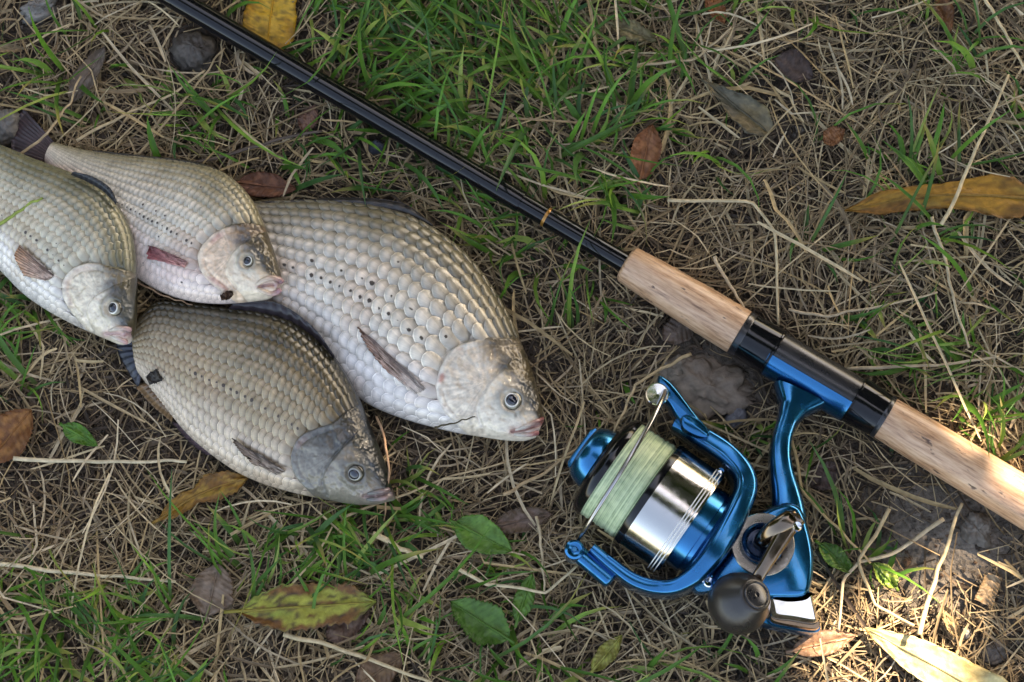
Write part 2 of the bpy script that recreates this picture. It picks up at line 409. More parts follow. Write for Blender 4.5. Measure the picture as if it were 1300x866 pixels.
# ------------------------------------------------------------------ unseen shrub shaped to shade the spot, gaps cut in its crown for sun flecks
def shrub():
    c = LDIR*2.15 + np.array([.10, .02, .0])
    base = np.array([c[0]+.35, c[1]+.40, ground_h(np.array([c[0]+.35]), np.array([c[1]+.4]))[0]])
    root = thing('shading_shrub', base, 'tall unseen shrub added to shade the fish and rod, crown cut open for sun flecks', 'shrub')
    limbs = []
    trunk = cat([base-[0, 0, .03], base+[-.03, -.02, .4], base+[-.15, -.15, .85], c+[.05, .05, .1], c+[-.1, -.1, .6]], 24)
    limbs.append(sweep(trunk, np.linspace(.035, .006, 24), np.linspace(.035, .006, 24), 8))
    for k in range(16):
        i = rng.integers(7, 20); a = rng.uniform(0, 2*math.pi)
        e = c + np.array([math.cos(a)*rng.uniform(.5, 1.0), math.sin(a)*rng.uniform(.5, 1.0), rng.uniform(-.4, .6)])
        p = cat([trunk[i], (trunk[i]+e)/2+[0, 0, .12], e], 10)
        limbs.append(sweep(p, np.linspace(.013, .003, 10), np.linspace(.013, .003, 10), 6))
    V, F = join(*limbs)
    mk('trunk', V, F, M['bark'], root, col=np.tile(lin('6a5c4c'), (len(V), 1)))
    n = 52000
    d = rng.normal(size=(n, 3)); d /= np.linalg.norm(d, axis=1)[:, None]
    r = rng.uniform(.25, 1, n)**(1/2.6)
    rad = np.array([1.15, 1.15, .92])
    lump = .82+.3*vnoise(d[:, 0]*3+9, d[:, 1]*3+d[:, 2]*2, 77)
    cen = c + d*rad*(r*lump)[:, None]
    cen = cen[cen[:, 2] > .42]
    # gaps: (u, v, radius m) of wanted sun flecks; leaves along their rays are removed
    gaps = [(1185, 850, .030, 0), (1110, 815, .016, 0), (1030, 815, .014, 0), (1255, 575, .015, .012), (1290, 590, .014, .012),
            (522, 640, .003, .01), (668, 470, .001, .03), (470, 560, .005, .03)]
    keep = np.ones(len(cen), bool)
    for u, v, rr, z in gaps:
        p = P(u, v, z); w = cen-p; t = w@LDIR
        keep &= np.linalg.norm(w-t[:, None]*LDIR, axis=1) > rr+.017
    cen = cen[keep]; n = len(cen)
    ax = rng.normal(size=(n, 3)); ax[:, 2] -= .4; ax /= np.linalg.norm(ax, axis=1)[:, None]
    q = np.cross(ax, rng.normal(size=(n, 3))); q /= np.linalg.norm(q, axis=1)[:, None]
    ln = rng.uniform(.026, .042, n)[:, None]; wd = ln*.55
    nn = np.cross(ax, q)
    V = np.stack([cen-ax*ln, cen+q*wd+nn*.004, cen+ax*ln, cen-q*wd+nn*.004], 1).reshape(-1, 3)
    F = np.arange(4*n).reshape(-1, 4)
    colr = (lin('4a6a28')*rng.uniform(.55, 1.35, (n, 1))).repeat(4, 0)
    cr = mk('crown', V, F, M['grass'], root, smooth=False, col=colr); tag(cr, kind='stuff')
shrub()
def thicket(x, y, rx, ry, rz, zc_, n, label, seed):
    r_ = np.random.default_rng(seed)
    c = np.array([x, y, zc_]); base = np.array([x, y, ground_h(np.array([x]), np.array([y]))[0]])
    root = thing('shading_shrub', base, label, 'shrub')
    limbs = []
    for k in range(7):
        a = 2*math.pi*k/7+r_.uniform(-.3, .3)
        e = c+np.array([math.cos(a)*rx*.6, math.sin(a)*ry*.6, r_.uniform(0, .6)*rz])
        p = cat([base-[0, 0, .03], base+(e-base)*[.25, .25, .5], e], 12)
        limbs.append(sweep(p, np.linspace(.03, .005, 12), np.linspace(.03, .005, 12), 7))
    V, F = join(*limbs); mk('trunk', V, F, M['bark'], root, col=np.tile(lin('6a5c4c'), (len(V), 1)))
    d = r_.normal(size=(n, 3)); d /= np.linalg.norm(d, axis=1)[:, None]
    cen = c+d*np.array([rx, ry, rz])*((r_.uniform(.15, 1, n)**.4)*(.75+.45*vnoise(d[:, 0]*4+seed, d[:, 1]*4+d[:, 2]*3, seed)))[:, None]
    cen = cen[cen[:, 2] > .10]; n = len(cen)
    ax = r_.normal(size=(n, 3)); ax /= np.linalg.norm(ax, axis=1)[:, None]
    q = np.cross(ax, r_.normal(size=(n, 3))); q /= np.linalg.norm(q, axis=1)[:, None]
    ln = r_.uniform(.05, .085, n)[:, None]; wd = ln*.55
    V = np.stack([cen-ax*ln, cen+q*wd, cen+ax*ln, cen-q*wd], 1).reshape(-1, 3)
    colr = (lin('46602a')*r_.uniform(.5, 1.3, (n, 1))).repeat(4, 0)
    tag(mk('crown', V, np.arange(4*n).reshape(-1, 4), M['grass'], root, smooth=False, col=colr), kind='stuff')
def limb_tree():  # unseen tree, added for a dark band in the spool and rod reflections
    r_ = np.random.default_rng(12)
    base = np.array([2.6, -2.5, ground_h(np.array([2.6]), np.array([-2.5]))[0]])
    root = thing('added_overhead_tree', base, 'unseen tree added for the dark band its leafy limb gives in reflections', 'tree')
    d = np.array([-.817, .577, 0]); e = np.array([.577, .817, 0]); c0 = np.array([.22, -.30, 2.7])
    tr = cat([base-[0, 0, .05], base+[-.1, .1, 1.2], c0-d*1.7+[0, 0, -.25], c0, c0+d*1.7+[0, 0, .15]], 40)
    V, F = sweep(tr, np.linspace(.09, .012, 40), np.linspace(.09, .012, 40), 10)
    mk('trunk', V, F, M['bark'], root, col=np.tile(lin('5f5245'), (len(V), 1)))
    n = 9000
    cen = c0+d*r_.uniform(-2.1, 2.0, n)[:, None]+e*r_.normal(0, .17, n)[:, None]+np.array([0, 0, 1.0])*r_.normal(.05, .13, n)[:, None]
    ax = r_.normal(size=(n, 3)); ax /= np.linalg.norm(ax, axis=1)[:, None]
    q = np.cross(ax, r_.normal(size=(n, 3))); q /= np.linalg.norm(q, axis=1)[:, None]
    ln = r_.uniform(.04, .07, n)[:, None]
    V = np.stack([cen-ax*ln, cen+q*ln*.55, cen+ax*ln, cen-q*ln*.55], 1).reshape(-1, 3)
    colr = (lin('46602a')*r_.uniform(.5, 1.3, (n, 1))).repeat(4, 0)
    tag(mk('crown', V, np.arange(4*n).reshape(-1, 4), M['grass'], root, smooth=False, col=colr), kind='stuff')
limb_tree()
thicket(-.3, 2.9, 1.6, .9, 1.6, 1.5, 14000, 'broad leafy thicket behind the rod tip side of the clearing', 3)
thicket(-2.7, 1.5, 1.0, 1.2, 1.5, 1.4, 11000, 'rounded leafy bush standing past the fish tails', 4)
thicket(2.9, -.9, .9, 1.3, 1.5, 1.4, 11000, 'leafy bush standing past the rod butt', 5)

# ------------------------------------------------------------------ fish
SEED = [100]
def make_fish(name, label, st, zc, Tmax, pal, f):
    """st: (dorsal u,v, ventral u,v) from tail root to nose; zc: [(s, z dorsal, z ventral)]; pal: back, side, belly, head colours"""
    SEED[0] += 13; seed = SEED[0]
    st = np.array(st, float); ns = len(st)
    zi = np.array(zc); ss = np.linspace(0, 1, ns)
    zd = np.interp(ss, zi[:, 0], zi[:, 1]); zv = np.interp(ss, zi[:, 0], zi[:, 2])
    Dp = np.array([P(a[0], a[1], z) for a, z in zip(st, zd)]); Vp = np.array([P(a[2], a[3], z) for a, z in zip(st, zv)])
    fineD = cat(Dp, 600); fineV = cat(Vp, 600)
    mid = .5*(fineD+fineV); dl = np.r_[0, np.cumsum(np.linalg.norm(np.diff(mid, axis=0), axis=1))]; LEN = dl[-1]; sl = dl/LEN
    ax = np.gradient(mid, axis=0); ax /= np.linalg.norm(ax, axis=1)[:, None]
    dv = fineD-fineV; nrm = np.cross(ax, dv); nrm /= np.linalg.norm(nrm, axis=1)[:, None]
    Tt = np.interp(sl, [0, .10, .30, .52, .70, .82, .92, .97, 1], np.array([.30, .36, .66, .95, 1.0, .92, .66, .45, .22])*Tmax)
    def itp(arr, s): return np.stack([np.interp(s, sl, arr[:, k]) for k in range(3)], -1)
    def prof(v): return np.maximum(1-np.abs(v)**2.25, 0)**.60
    def S(s, v, side=1.0):
        a = itp(fineD, s); b = itp(fineV, s); n = itp(nrm, s)
        t = np.interp(s, sl, Tt)
        return b+(a-b)*((v+1)/2)[..., None] + n*(t*prof(v)*side)[..., None], n
    root = thing(name, np.array([mid[300][0], mid[300][1], .002]), label, 'fish', 'fish laid on the grass')
    op = np.array(f['oper'], float); ck = cat(f['cheek'], 20); opc = cat(op, 30)
    eye = np.array(f['eye'], float); er = f['eye_r']
    mo = np.array(f['mouth'], float)
    # --- body: one continuous closed surface
    sv = np.r_[np.linspace(0, .62, 70, endpoint=False), np.linspace(.62, 1, 170)]
    ph = np.linspace(-math.pi/2, math.pi/2, 121)
    vt = np.sin(ph); vt = .35*vt+.65*(ph/(math.pi/2))
    vb = np.sin(np.linspace(math.pi/2, -math.pi/2, 26))[1:-1]
    sg, vg = np.meshgrid(sv, vt, indexing='ij')
    top, nt = S(sg.ravel(), vg.ravel()); 
    q = PX(top)
    dis = np.zeros(len(q)); sgl = sg.ravel(); vgl = vg.ravel()
    dop, sop = seg_dist(q, opc)           # + side = head side (checked by sign below)
    hs = np.sign((seg_dist(eye[None], opc)[1])[0]); sop = sop*hs
    sd_op = dop*sop
    inhead = sstep(-1.0, 1.5, sd_op)*(sgl > .5)
    mm = .00037
    dis += inhead*(3.6*np.exp(-np.maximum(sd_op, 0)/22))*mm*1.0
    dis -= np.exp(-((sd_op+2.0)/1.8)**2)*2.6*mm*(sgl > .5)
    d2 = np.abs(sd_op-9); dis -= np.exp(-(d2/1.6)**2)*1.3*mm*(sgl > .5)
    dck, sck = seg_dist(q, ck); sck = sck*np.sign(seg_dist(eye[None], ck)[1][0])
    dis -= np.exp(-(dck/2.2)**2)*2.4*mm; dis += 2.2*mm*sstep(-1, 3, dck*sck)*np.exp(-np.maximum(dck*sck, 0)/18)
    de = np.linalg.norm(q-eye, axis=1)
    dis += 3.0*mm*np.exp(-((de-er*1.25)/(er*.45))**2) - 3.2*mm*sstep(er*1.15, er*.7, de)
    dm, _ = seg_dist(q, mo)
    dis -= 3.0*mm*np.exp(-(dm/1.6)**2)
    nos = np.array(f['nostril']); dn = np.linalg.norm(q-nos, axis=1); dis -= 2.2*mm*np.exp(-(dn/1.7)**2)
    edge = sstep(1.0, .93, np.abs(vgl)); dis *= edge*sstep(1, .985, sgl)
    dis += (fbm(q[:, 0]/9, q[:, 1]/9, seed)-.5)*.0019*inhead*edge + (fbm(q[:, 0]/3.2, q[:, 1]/3.2, seed+50)-.5)*.0009*inhead*edge*(.4+sstep(.2, .6, vgl))
    top = top+nt*dis[:, None]
    sg2, vg2 = np.meshgrid(sv, vb, indexing='ij'); bot, _ = S(sg2.ravel(), vg2.ravel(), -.8)
    nT, nB = len(vt), len(vb); ring = nT+nB
    V = np.concatenate([top.reshape(len(sv), nT, 3), bot.reshape(len(sv), nB, 3)], 1).reshape(-1, 3)
    F = [tuple(x) for x in gridfaces(len(sv), ring, True)]
    F.append(tuple(range(ring))[::-1]); F.append(tuple(range((len(sv)-1)*ring, len(sv)*ring)))
    back, side, belly, hback, hside, rosy = [lin(c) for c in pal]
    def pig(s, v, x, y):
        w1 = sstep(.02, .98, v+.25*(vnoise(x/24, y/24, seed)-.5))[:, None]; w2 = sstep(-.15, -.78, v+.2*(vnoise(x/30, y/30, seed+3)-.5))[:, None]
        c = side*(1-w1)+back*w1; c = c*(1-w2)+belly*w2
        rz = (sstep(.56, .78, vnoise(x/38, y/38, seed+5))*sstep(.6, -.1, v)*.45)[:, None]
        return c*(1-rz)+(.45*c+.55*rosy)*rz
    cb = pig(sgl, vgl, q[:, 0], q[:, 1])*.80
    # head pigment
    hv = sstep(*f.get('hv', (.05, .52)), vgl+.34*(fbm(q[:, 0]/16, q[:, 1]/16, seed+7)-.5))[:, None]
    hc = hside*(1-hv)+hback*hv
    oprn = (sstep(0, 6, sd_op)*sstep(2, -6, dck*sck))[:, None]
    hc = hc*(1-.5*oprn)+.5*oprn*(lin(f.get('gill', 'b39c86'))*(1-hv*.6))
    rim = (np.exp(-((sd_op-4)/3.2)**2)*sstep(.55, .2, vgl)*.55)[:, None]; hc = hc*(1-rim)+(hside*.95)*rim
    oc = eye*.45+opc.mean(0)*.55; aa_ = np.arctan2(q[:, 1]-oc[1], q[:, 0]-oc[0]); rr_ = np.linalg.norm(q-oc, axis=1)
    stri = (fbm(aa_*14+seed, rr_/45, seed+60)-.5)[:, None]*oprn; hc = hc*(1+.75*stri)
    speck = (fbm(q[:, 0]/4.5, q[:, 1]/4.5, seed+21)-.5)[:, None]
    hc = hc*(1+.7*speck)
    smear = (np.exp(-((dck*sck+5)/5)**2)*sstep(-.1, .35, vgl)*.55)[:, None]; hc = hc*(1-smear)+lin('4b4d50')*smear
    blue_ = (np.exp(-((de-er*1.9)/(er*.55))**2)*sstep(-.15, .25, vgl)*.5)[:, None]; hc = hc*(1-blue_)+lin('46505a')*blue_
    sil = (sstep(-2, 5, dck*sck)*sstep(.5, .1, vgl)*.5)[:, None]; hc = hc*(1-sil)+lin('e2d3ba')*f.get('cheekb', 1.0)*sil
    red = lin('b0645a'); rb = (np.exp(-((sd_op-6)/4)**2)*sstep(.45, .7, fbm(q[:, 0]/20, q[:, 1]/20, seed+2))*f.get('red', .6)*sstep(.35, .1, vgl))[:, None]
    hc = hc*(1-rb)+red*rb
    ring_d = (np.exp(-((de-er*1.35)/(er*.5))**2)*.55)[:, None]; hc = hc*(1-ring_d)+lin('50524e')*ring_d
    dm2 = (np.exp(-(dm/5.0)**2)*.8)[:, None]; hc = hc*(1-dm2)+lin(f['lipcol'])*dm2
    ih = inhead[:, None]; cb = cb*(1-ih)+hc*ih
    vb2 = vg2.ravel(); qb = PX(bot); cbot = pig(sg2.ravel(), vb2, qb[:, 0], qb[:, 1])*.8; hb_ = (sstep(.6, .68, sg2.ravel())*sstep(.1, .5, vb2))[:, None]; cbot = cbot*(1-hb_)+hback*hb_
    C = np.concatenate([cb.reshape(len(sv), nT, 3), cbot.reshape(len(sv), nB, 3)], 1).reshape(-1, 3)
    body = mk('body', V, F, M['skin'], root, col=C)
    # --- scales: overlapping plates, rows from back to belly, free edge towards the tail
    rows = f.get('rows', 15)
    dep = np.linalg.norm(fineD-fineV, axis=1)
    pit = f.get('pitch', .9); cols = []; s = .0
    while s < .94:
        ds = pit*(1+.10*math.sin(s*9))*np.interp(s, sl, dep)/rows/LEN
        cols.append((s, ds)); s += ds
    sc = []
    for i, (s0, ds) in enumerate(cols):
        for j in range(rows+1):
            w = -1+2*j/rows
            v0 = .72*w+.28*math.sin(w*math.pi/2)
            sc.append((s0+.5*ds*(j % 2), v0, ds, 2.0/rows*(.72+.28*math.pi/2*math.cos(w*math.pi/2)), i, j))
    sc = np.array(sc)
    c0, _ = S(sc[:, 0], sc[:, 1]); pq = PX(c0)
    dd, sdv = seg_dist(pq, np.vstack([opc[0]+(opc[0]-opc[1])*6, opc, opc[-1]+(opc[-1]-opc[-2])*3])); sdv *= hs
    ok = ((sdv*dd < -2.5) | (sc[:, 0] < .5))
    sc = sc[ok]
    ang = np.linspace(0, 2*math.pi, 12, endpoint=False)
    ru = np.r_[0, np.repeat([.55, .90, 1.0], 12)]
    au = np.r_[0, np.tile(ang, 3)]
    lu = ru*np.sin(au); lw = ru*np.cos(au)          # lw>0 tailwards
    tri = [(0, 1+k, 1+(k+1) % 12) for k in range(12)]
    for rgi in range(2):
        a = 1+12*rgi
        for k in range(12):
            tri.append((a+k, a+12+k, a+12+(k+1) % 12, a+(k+1) % 12))
    tri = [t[::-1] for t in tri]
    data = []
    for (s0, v0, ds, dvv, i, j) in sc:
        jit = rng.normal(0, .035, 2)
        fl = 1.0
        s_ = np.clip(s0 - ds*(lw*1.02+.12+jit[0]), 0, .99); v_ = np.clip(v0+dvv*.74*(lu+jit[1]), -.995, .995)
        p, n = S(s_, v_)
        tl = 1.18*(.6*ds*LEN+.4*.9*np.interp(s0, sl, dep)/rows)
        belly_f = .40+.60*sstep(-.80, -.42, np.array([v0]))[0]
        relief = f.get('relief', 1.0)*belly_f
        hgt = tl*relief*(.03+.24*lw+.17*(1-lu**2)+.07*(1-ru**2)-.05*(ru > .95)) + .00005
        p = p+n*hgt[:, None]
        x, y = PX(p[0])
        base = pig(np.array([s0]), np.array([v0]), np.array([x]), np.array([y]))[0]
        base = base*rng.uniform(.88, 1.10)
        g = 1.0 - f.get('basedark', .34)*sstep(.55, -.02, lw)  # dark scale base, with shade under the next rim put into the colour
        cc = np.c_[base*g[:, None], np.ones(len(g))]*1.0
        # lateral-line pores and stray dark pigment spots
        spot = (j == int(rows*.47) and rng.random() < .85) or (j == int(rows*.47)+1 and rng.random() < .22) or rng.random() < .02
        if spot and s0 > .2:
            cc[:, 3] = 0.0
        area = np.linalg.norm(np.cross(p[1]-p[7], p[4]-p[10]))
        data.append((area, p, cc))
    order = np.argsort([-d[0] for d in data])
    uvs = np.stack([lu, lw], -1)
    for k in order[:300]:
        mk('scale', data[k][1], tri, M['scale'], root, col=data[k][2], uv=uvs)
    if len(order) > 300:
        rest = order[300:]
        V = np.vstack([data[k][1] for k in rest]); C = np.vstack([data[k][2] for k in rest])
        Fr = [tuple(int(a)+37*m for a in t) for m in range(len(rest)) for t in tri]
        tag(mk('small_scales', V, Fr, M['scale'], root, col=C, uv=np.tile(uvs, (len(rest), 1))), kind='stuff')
    # --- eye
    # find body top at the eye
    k = np.argmin(np.linalg.norm(PX(top)-eye, axis=1)); ep = top[k]; en = nt[k]
    en = en/np.linalg.norm(en); en = en+np.array(f.get('eye_tilt', (0, 0, 0))); en /= np.linalg.norm(en)
    er_m = er*.00036
    pr = [(-.6, 1.0), (.02, 1.04), (.20, .99), (.32, .88), (.39, .78), (.43, .705), (.45, .64), (.46, .57), (.47, .0)]
    Vv, Ff = lathe(ep-en*er_m*.05, en, pr, er_m, 28, up=(0, 1, .2))
    cr = [lin('2c2a26'), lin('3a3830'), lin('565244'), lin('6d6753'), lin('8a836a'), lin('d9d4c2'), lin('f2efe4'), lin('1a1c20'), lin('0a0c10')]
    eo = mk('eye', Vv, Ff, M['iris'], root, col=np.repeat(np.array(cr)*f.get('eye_b', 1.0), 28, 0))
    pp = [(.46, .57), (.53, .52), (.60, .40), (.64, .22), (.655, .0)]
    Vv, Ff = lathe(ep-en*er_m*.05, en, pp, er_m, 24, up=(0, 1, .2)); mk('pupil', Vv, Ff, M['pupil'], eo)
    # --- lips: two tapered rolls along the slit
    zt = lambda uv: top[np.argmin(np.linalg.norm(PX(top)-uv, axis=1))]
    for li, pts in enumerate(f['lips']):
        pth = np.array([P(u, v, zt(np.array([u, v]))[2]+.0002) for u, v in pts]); pth = cat(pth, 16)
        wv = f['lipw'][li]*.00037*np.array([.35]+[1]*14+[.55]); wv[1:4] *= [.6, .75, .9]
        Vv, Ff = sweep(pth, wv, wv*.9, 10)
        lc = lin(f['lipcol'])*(1.15 if li else .9)
        kx = np.repeat(np.linspace(0, 1, 16), 10)[:, None]; kx = sstep(.15, .85, kx)
        mk('lip', Vv, Ff, M['lip'], root, col=(hside*.75*(1-kx)+lc*kx)*rng.uniform(.88, 1.1, (len(Vv), 1)))
    # --- fins: ruled sheets with rays
    for nm, rootp, tipp, z0, z1, c1, c2 in f['fins']:
        nr, ntp = 40, 10
        A = cat([P(u, v, z) for (u, v), z in zip(rootp, np.linspace(*z0, len(rootp)))], nr)
        B = cat([P(u, v, z) for (u, v), z in zip(tipp, np.linspace(*z1, len(tipp)))], nr)
        if nm == 'pectoral_fin':
            for arr in (A, B):
                pass
        tt = np.linspace(0, 1, ntp)
        G = A[:, None]*(1-tt)[None, :, None]+B[:, None]*tt[None, :, None]
        wave = np.sin(np.arange(nr)*math.pi/2*1.02)
        G[..., 2] += (wave[:, None]*.00035+.0012*np.sin(tt*math.pi)[None])
        if nm == 'pectoral_fin':      # drape on the flank
            fl = G.reshape(-1, 3); 
            qq = PX(fl); tq = PX(top)
            for m_ in range(len(fl)):
                kk = np.argmin(((tq-qq[m_])**2).sum(1))
                fl[m_] = top[kk]+nt[kk]*(.0024+.0011*(m_ % ntp)/ntp+.0003*wave[m_//ntp])
            G = fl.reshape(nr, ntp, 3)
        low = G.copy(); low[..., 2] -= .0003
        Vv = np.vstack([G.reshape(-1, 3), low.reshape(-1, 3)])
        g1 = gridfaces(nr, ntp); Ff = [tuple(x) for x in g1]+[tuple(int(i)+nr*ntp for i in x[::-1]) for x in g1]
        n0 = nr*ntp
        for a in range(nr-1):
            for e in (0, ntp-1):
                x, y = a*ntp+e, (a+1)*ntp+e; Ff.append((x, y, y+n0, x+n0))
        for e in range(ntp-1):
            for a in (0, nr-1):
                x, y = a*ntp+e, a*ntp+e+1; Ff.append((x, y, y+n0, x+n0))
        c = lin(c1)[None, None]*(1-tt)[None, :, None]+lin(c2)[None, None]*tt[None, :, None]
        c = c*(1+.22*wave)[:, None, None]*rng.uniform(.85, 1.1, (nr, 1, 1))
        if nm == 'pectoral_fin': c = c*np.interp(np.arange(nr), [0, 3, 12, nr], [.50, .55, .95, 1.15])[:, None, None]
        c = np.broadcast_to(c, (nr, ntp, 3)).reshape(-1, 3)
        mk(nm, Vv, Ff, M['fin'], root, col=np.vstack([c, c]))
    return root

# the large pale fish
make_fish('crucian_carp', 'largest pale silver carp with big scales and red lips, lying beside the rod', [
    (232, 268, 222, 318), (290, 259, 268, 352), (345, 256, 310, 388), (400, 255, 350, 420), (460, 260, 385, 450), (515, 273, 415, 475),
    (560, 296, 445, 498), (598, 329, 475, 517), (626, 366, 510, 531), (646, 400, 548, 542), (662, 435, 582, 550), (674, 465, 612, 555),
    (683, 495, 640, 559), (689, 520, 664, 560), (691, 533, 680, 556)],
    [(0, .008, .008), (.25, .012, .010), (.5, .018, .017), (1, .016, .016)], .0165,
    ('7e7660', 'e8dcca', 'f7efe8', '453c2a', 'e0d6c6', 'dcb49c'),
    dict(oper=[(662, 428), (640, 430), (622, 428), (600, 433), (578, 441), (564, 457), (556, 475), (553, 493), (558, 512), (566, 526), (580, 540)],
         cheek=[(640, 466), (628, 478), (616, 494), (608, 512), (606, 525), (612, 540)], eye=(650, 509), eye_r=12.5,
         mouth=[(650, 548), (666, 545), (680, 541), (690, 537)], nostril=(678, 512), lipcol='9c605c', gill='cdb89e', red=.75,
         lips=[[(654, 546), (668, 541), (681, 535), (690, 531)], [(652, 551), (664, 552), (676, 551), (684, 549)]], lipw=(2.8, 3.2), rows=13, pitch=.95,
         fins=[('dorsal_fin', [(335, 259), (400, 258), (447, 260), (487, 265), (516, 271), (550, 288)], [(330, 256), (402, 252), (447, 251), (487, 253), (518, 261), (549, 284)], (.013, .019), (.012, .018), '47423c', '2f2a2a'),
               ('pectoral_fin', [(541, 494), (536, 498), (527, 501)], [(456, 417), (466, 440), (490, 472)], (.03, .03), (.03, .03), 'd6c8be', 'b48c78'),
               ('tail_fin', [(236, 268), (228, 293), (224, 318)], [(178, 232), (196, 270), (165, 312)], (.008, .008), (.006, .006), '6a5c54', '4d4038')]))

# the dark fish in front
make_fish('crucian_carp', 'dark olive carp with a slate-grey head, its snout against green grass', [
    (170, 410, 176, 474), (200, 384, 196, 500), (245, 386, 216, 525), (290, 391, 240, 553), (335, 397, 268, 577), (373, 409, 300, 599),
    (404, 431, 333, 614), (428, 457, 366, 624), (446, 485, 396, 631), (460, 515, 422, 636), (472, 545, 445, 640), (482, 570, 464, 641),
    (491, 596, 480, 640), (496, 615, 489, 637), (497, 624, 493, 633)],
    [(0, .010, .008), (.3, .020, .012), (.6, .026, .015), (.85, .022, .015), (1, .016, .015)], .0155,
    ('443d28', 'b09e80', 'e2ceb8', '1c1e1c', '74726c', 'c09a76'),
    dict(oper=[(458, 512), (440, 522), (427, 534), (412, 540), (398, 545), (384, 552), (375, 562), (370, 576), (370, 590), (376, 607), (392, 624)],
         cheek=[(446, 556), (434, 568), (420, 585), (410, 603), (410, 615), (416, 628)], eye=(451, 601), eye_r=11.5,
         mouth=[(462, 630), (476, 629), (488, 628), (495, 627)], nostril=(478, 598), lipcol='8c7370', gill='746b5c', red=.15, eye_b=.38, eye_tilt=(-.15, -.35, 0),
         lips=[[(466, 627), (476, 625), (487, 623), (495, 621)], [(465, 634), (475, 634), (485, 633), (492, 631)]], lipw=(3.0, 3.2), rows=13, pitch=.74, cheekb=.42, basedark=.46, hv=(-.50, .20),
         fins=[('dorsal_fin', [(290, 393), (335, 399), (373, 411), (404, 433), (424, 456)], [(296, 386), (332, 383), (353, 385), (378, 399), (403, 421), (425, 452)], (.02, .028), (.024, .031), '3b3236', '2a2226'),
               ('pectoral_fin', [(365, 598), (360, 601), (352, 603)], [(296, 557), (306, 572), (322, 589)], (.02, .02), (.02, .02), 'b0a092', '86705f'),
               ('pelvic_fin', [(270, 578), (250, 562), (228, 538)], [(262, 578), (240, 561), (218, 536)], (.011, .010), (.006, .006), '6b545a', '4c3b42'),
               ('anal_fin', [(222, 524), (206, 506), (188, 486)], [(218, 536), (194, 516), (172, 492)], (.012, .010), (.008, .006), '6e5138', '8a6a48'),
               ('tail_fin', [(175, 420), (176, 445), (180, 476)], [(146, 415), (150, 448), (176, 494)], (.008, .008), (.005, .006), '4b4f5c', '33363f')]))

# the pinkish fish behind
make_fish('crucian_carp', 'pinkish-white carp with a red side fin and open mauve mouth', [
    (69, 181, 57, 206), (105, 190, 80, 240), (150, 197, 103, 275), (200, 202, 130, 310), (245, 208, 155, 338), (280, 218, 185, 360),
    (304, 234, 215, 375), (321, 255, 245, 383), (334, 282, 275, 386), (343, 305, 300, 385), (351, 328, 322, 383), (356, 345, 340, 380), (358, 356, 350, 374)],
    [(0, .010, .010), (.35, .017, .015), (.6, .027, .022), (.8, .030, .026), (1, .030, .028)], .0125,
    ('958d72', 'e2d7c4', 'f2ded4', '453b28', 'dfcdb6', 'dda48e'),
    dict(oper=[(340, 288), (320, 283), (302, 284), (286, 289), (272, 297), (259, 309), (252, 322), (252, 335), (258, 349), (268, 360), (282, 371)],
         cheek=[(313, 306), (302, 312), (293, 322), (287, 338), (289, 352), (300, 366)], eye=(315, 332), eye_r=8.5,
         mouth=[(330, 364), (340, 362), (350, 362), (357, 362)], nostril=(339, 328), lipcol='9a7072', gill='dbb594', red=.6,
         lips=[[(325, 362), (334, 356), (345, 353), (355, 355), (358, 360)], [(326, 366), (334, 370), (344, 373), (352, 371), (356, 367)]], lipw=(3.6, 3.4), rows=14, pitch=.74, relief=1.0,
         fins=[('dorsal_fin', [(120, 194), (180, 201), (240, 208), (278, 218)], [(116, 190), (180, 197), (243, 204), (279, 215)], (.013, .022), (.012, .020), '4a453a', '39332c'),
               ('pectoral_fin', [(241, 334), (240, 338), (237, 342)], [(192, 314), (190, 322), (190, 331)], (.03, .03), (.03, .03), 'dba69c', 'b05c5e'),
               ('tail_fin', [(70, 182), (63, 193), (57, 205)], [(30, 138), (16, 162), (14, 196)], (.009, .009), (.006, .007), '5e4a4c', '4a3a3e')]))

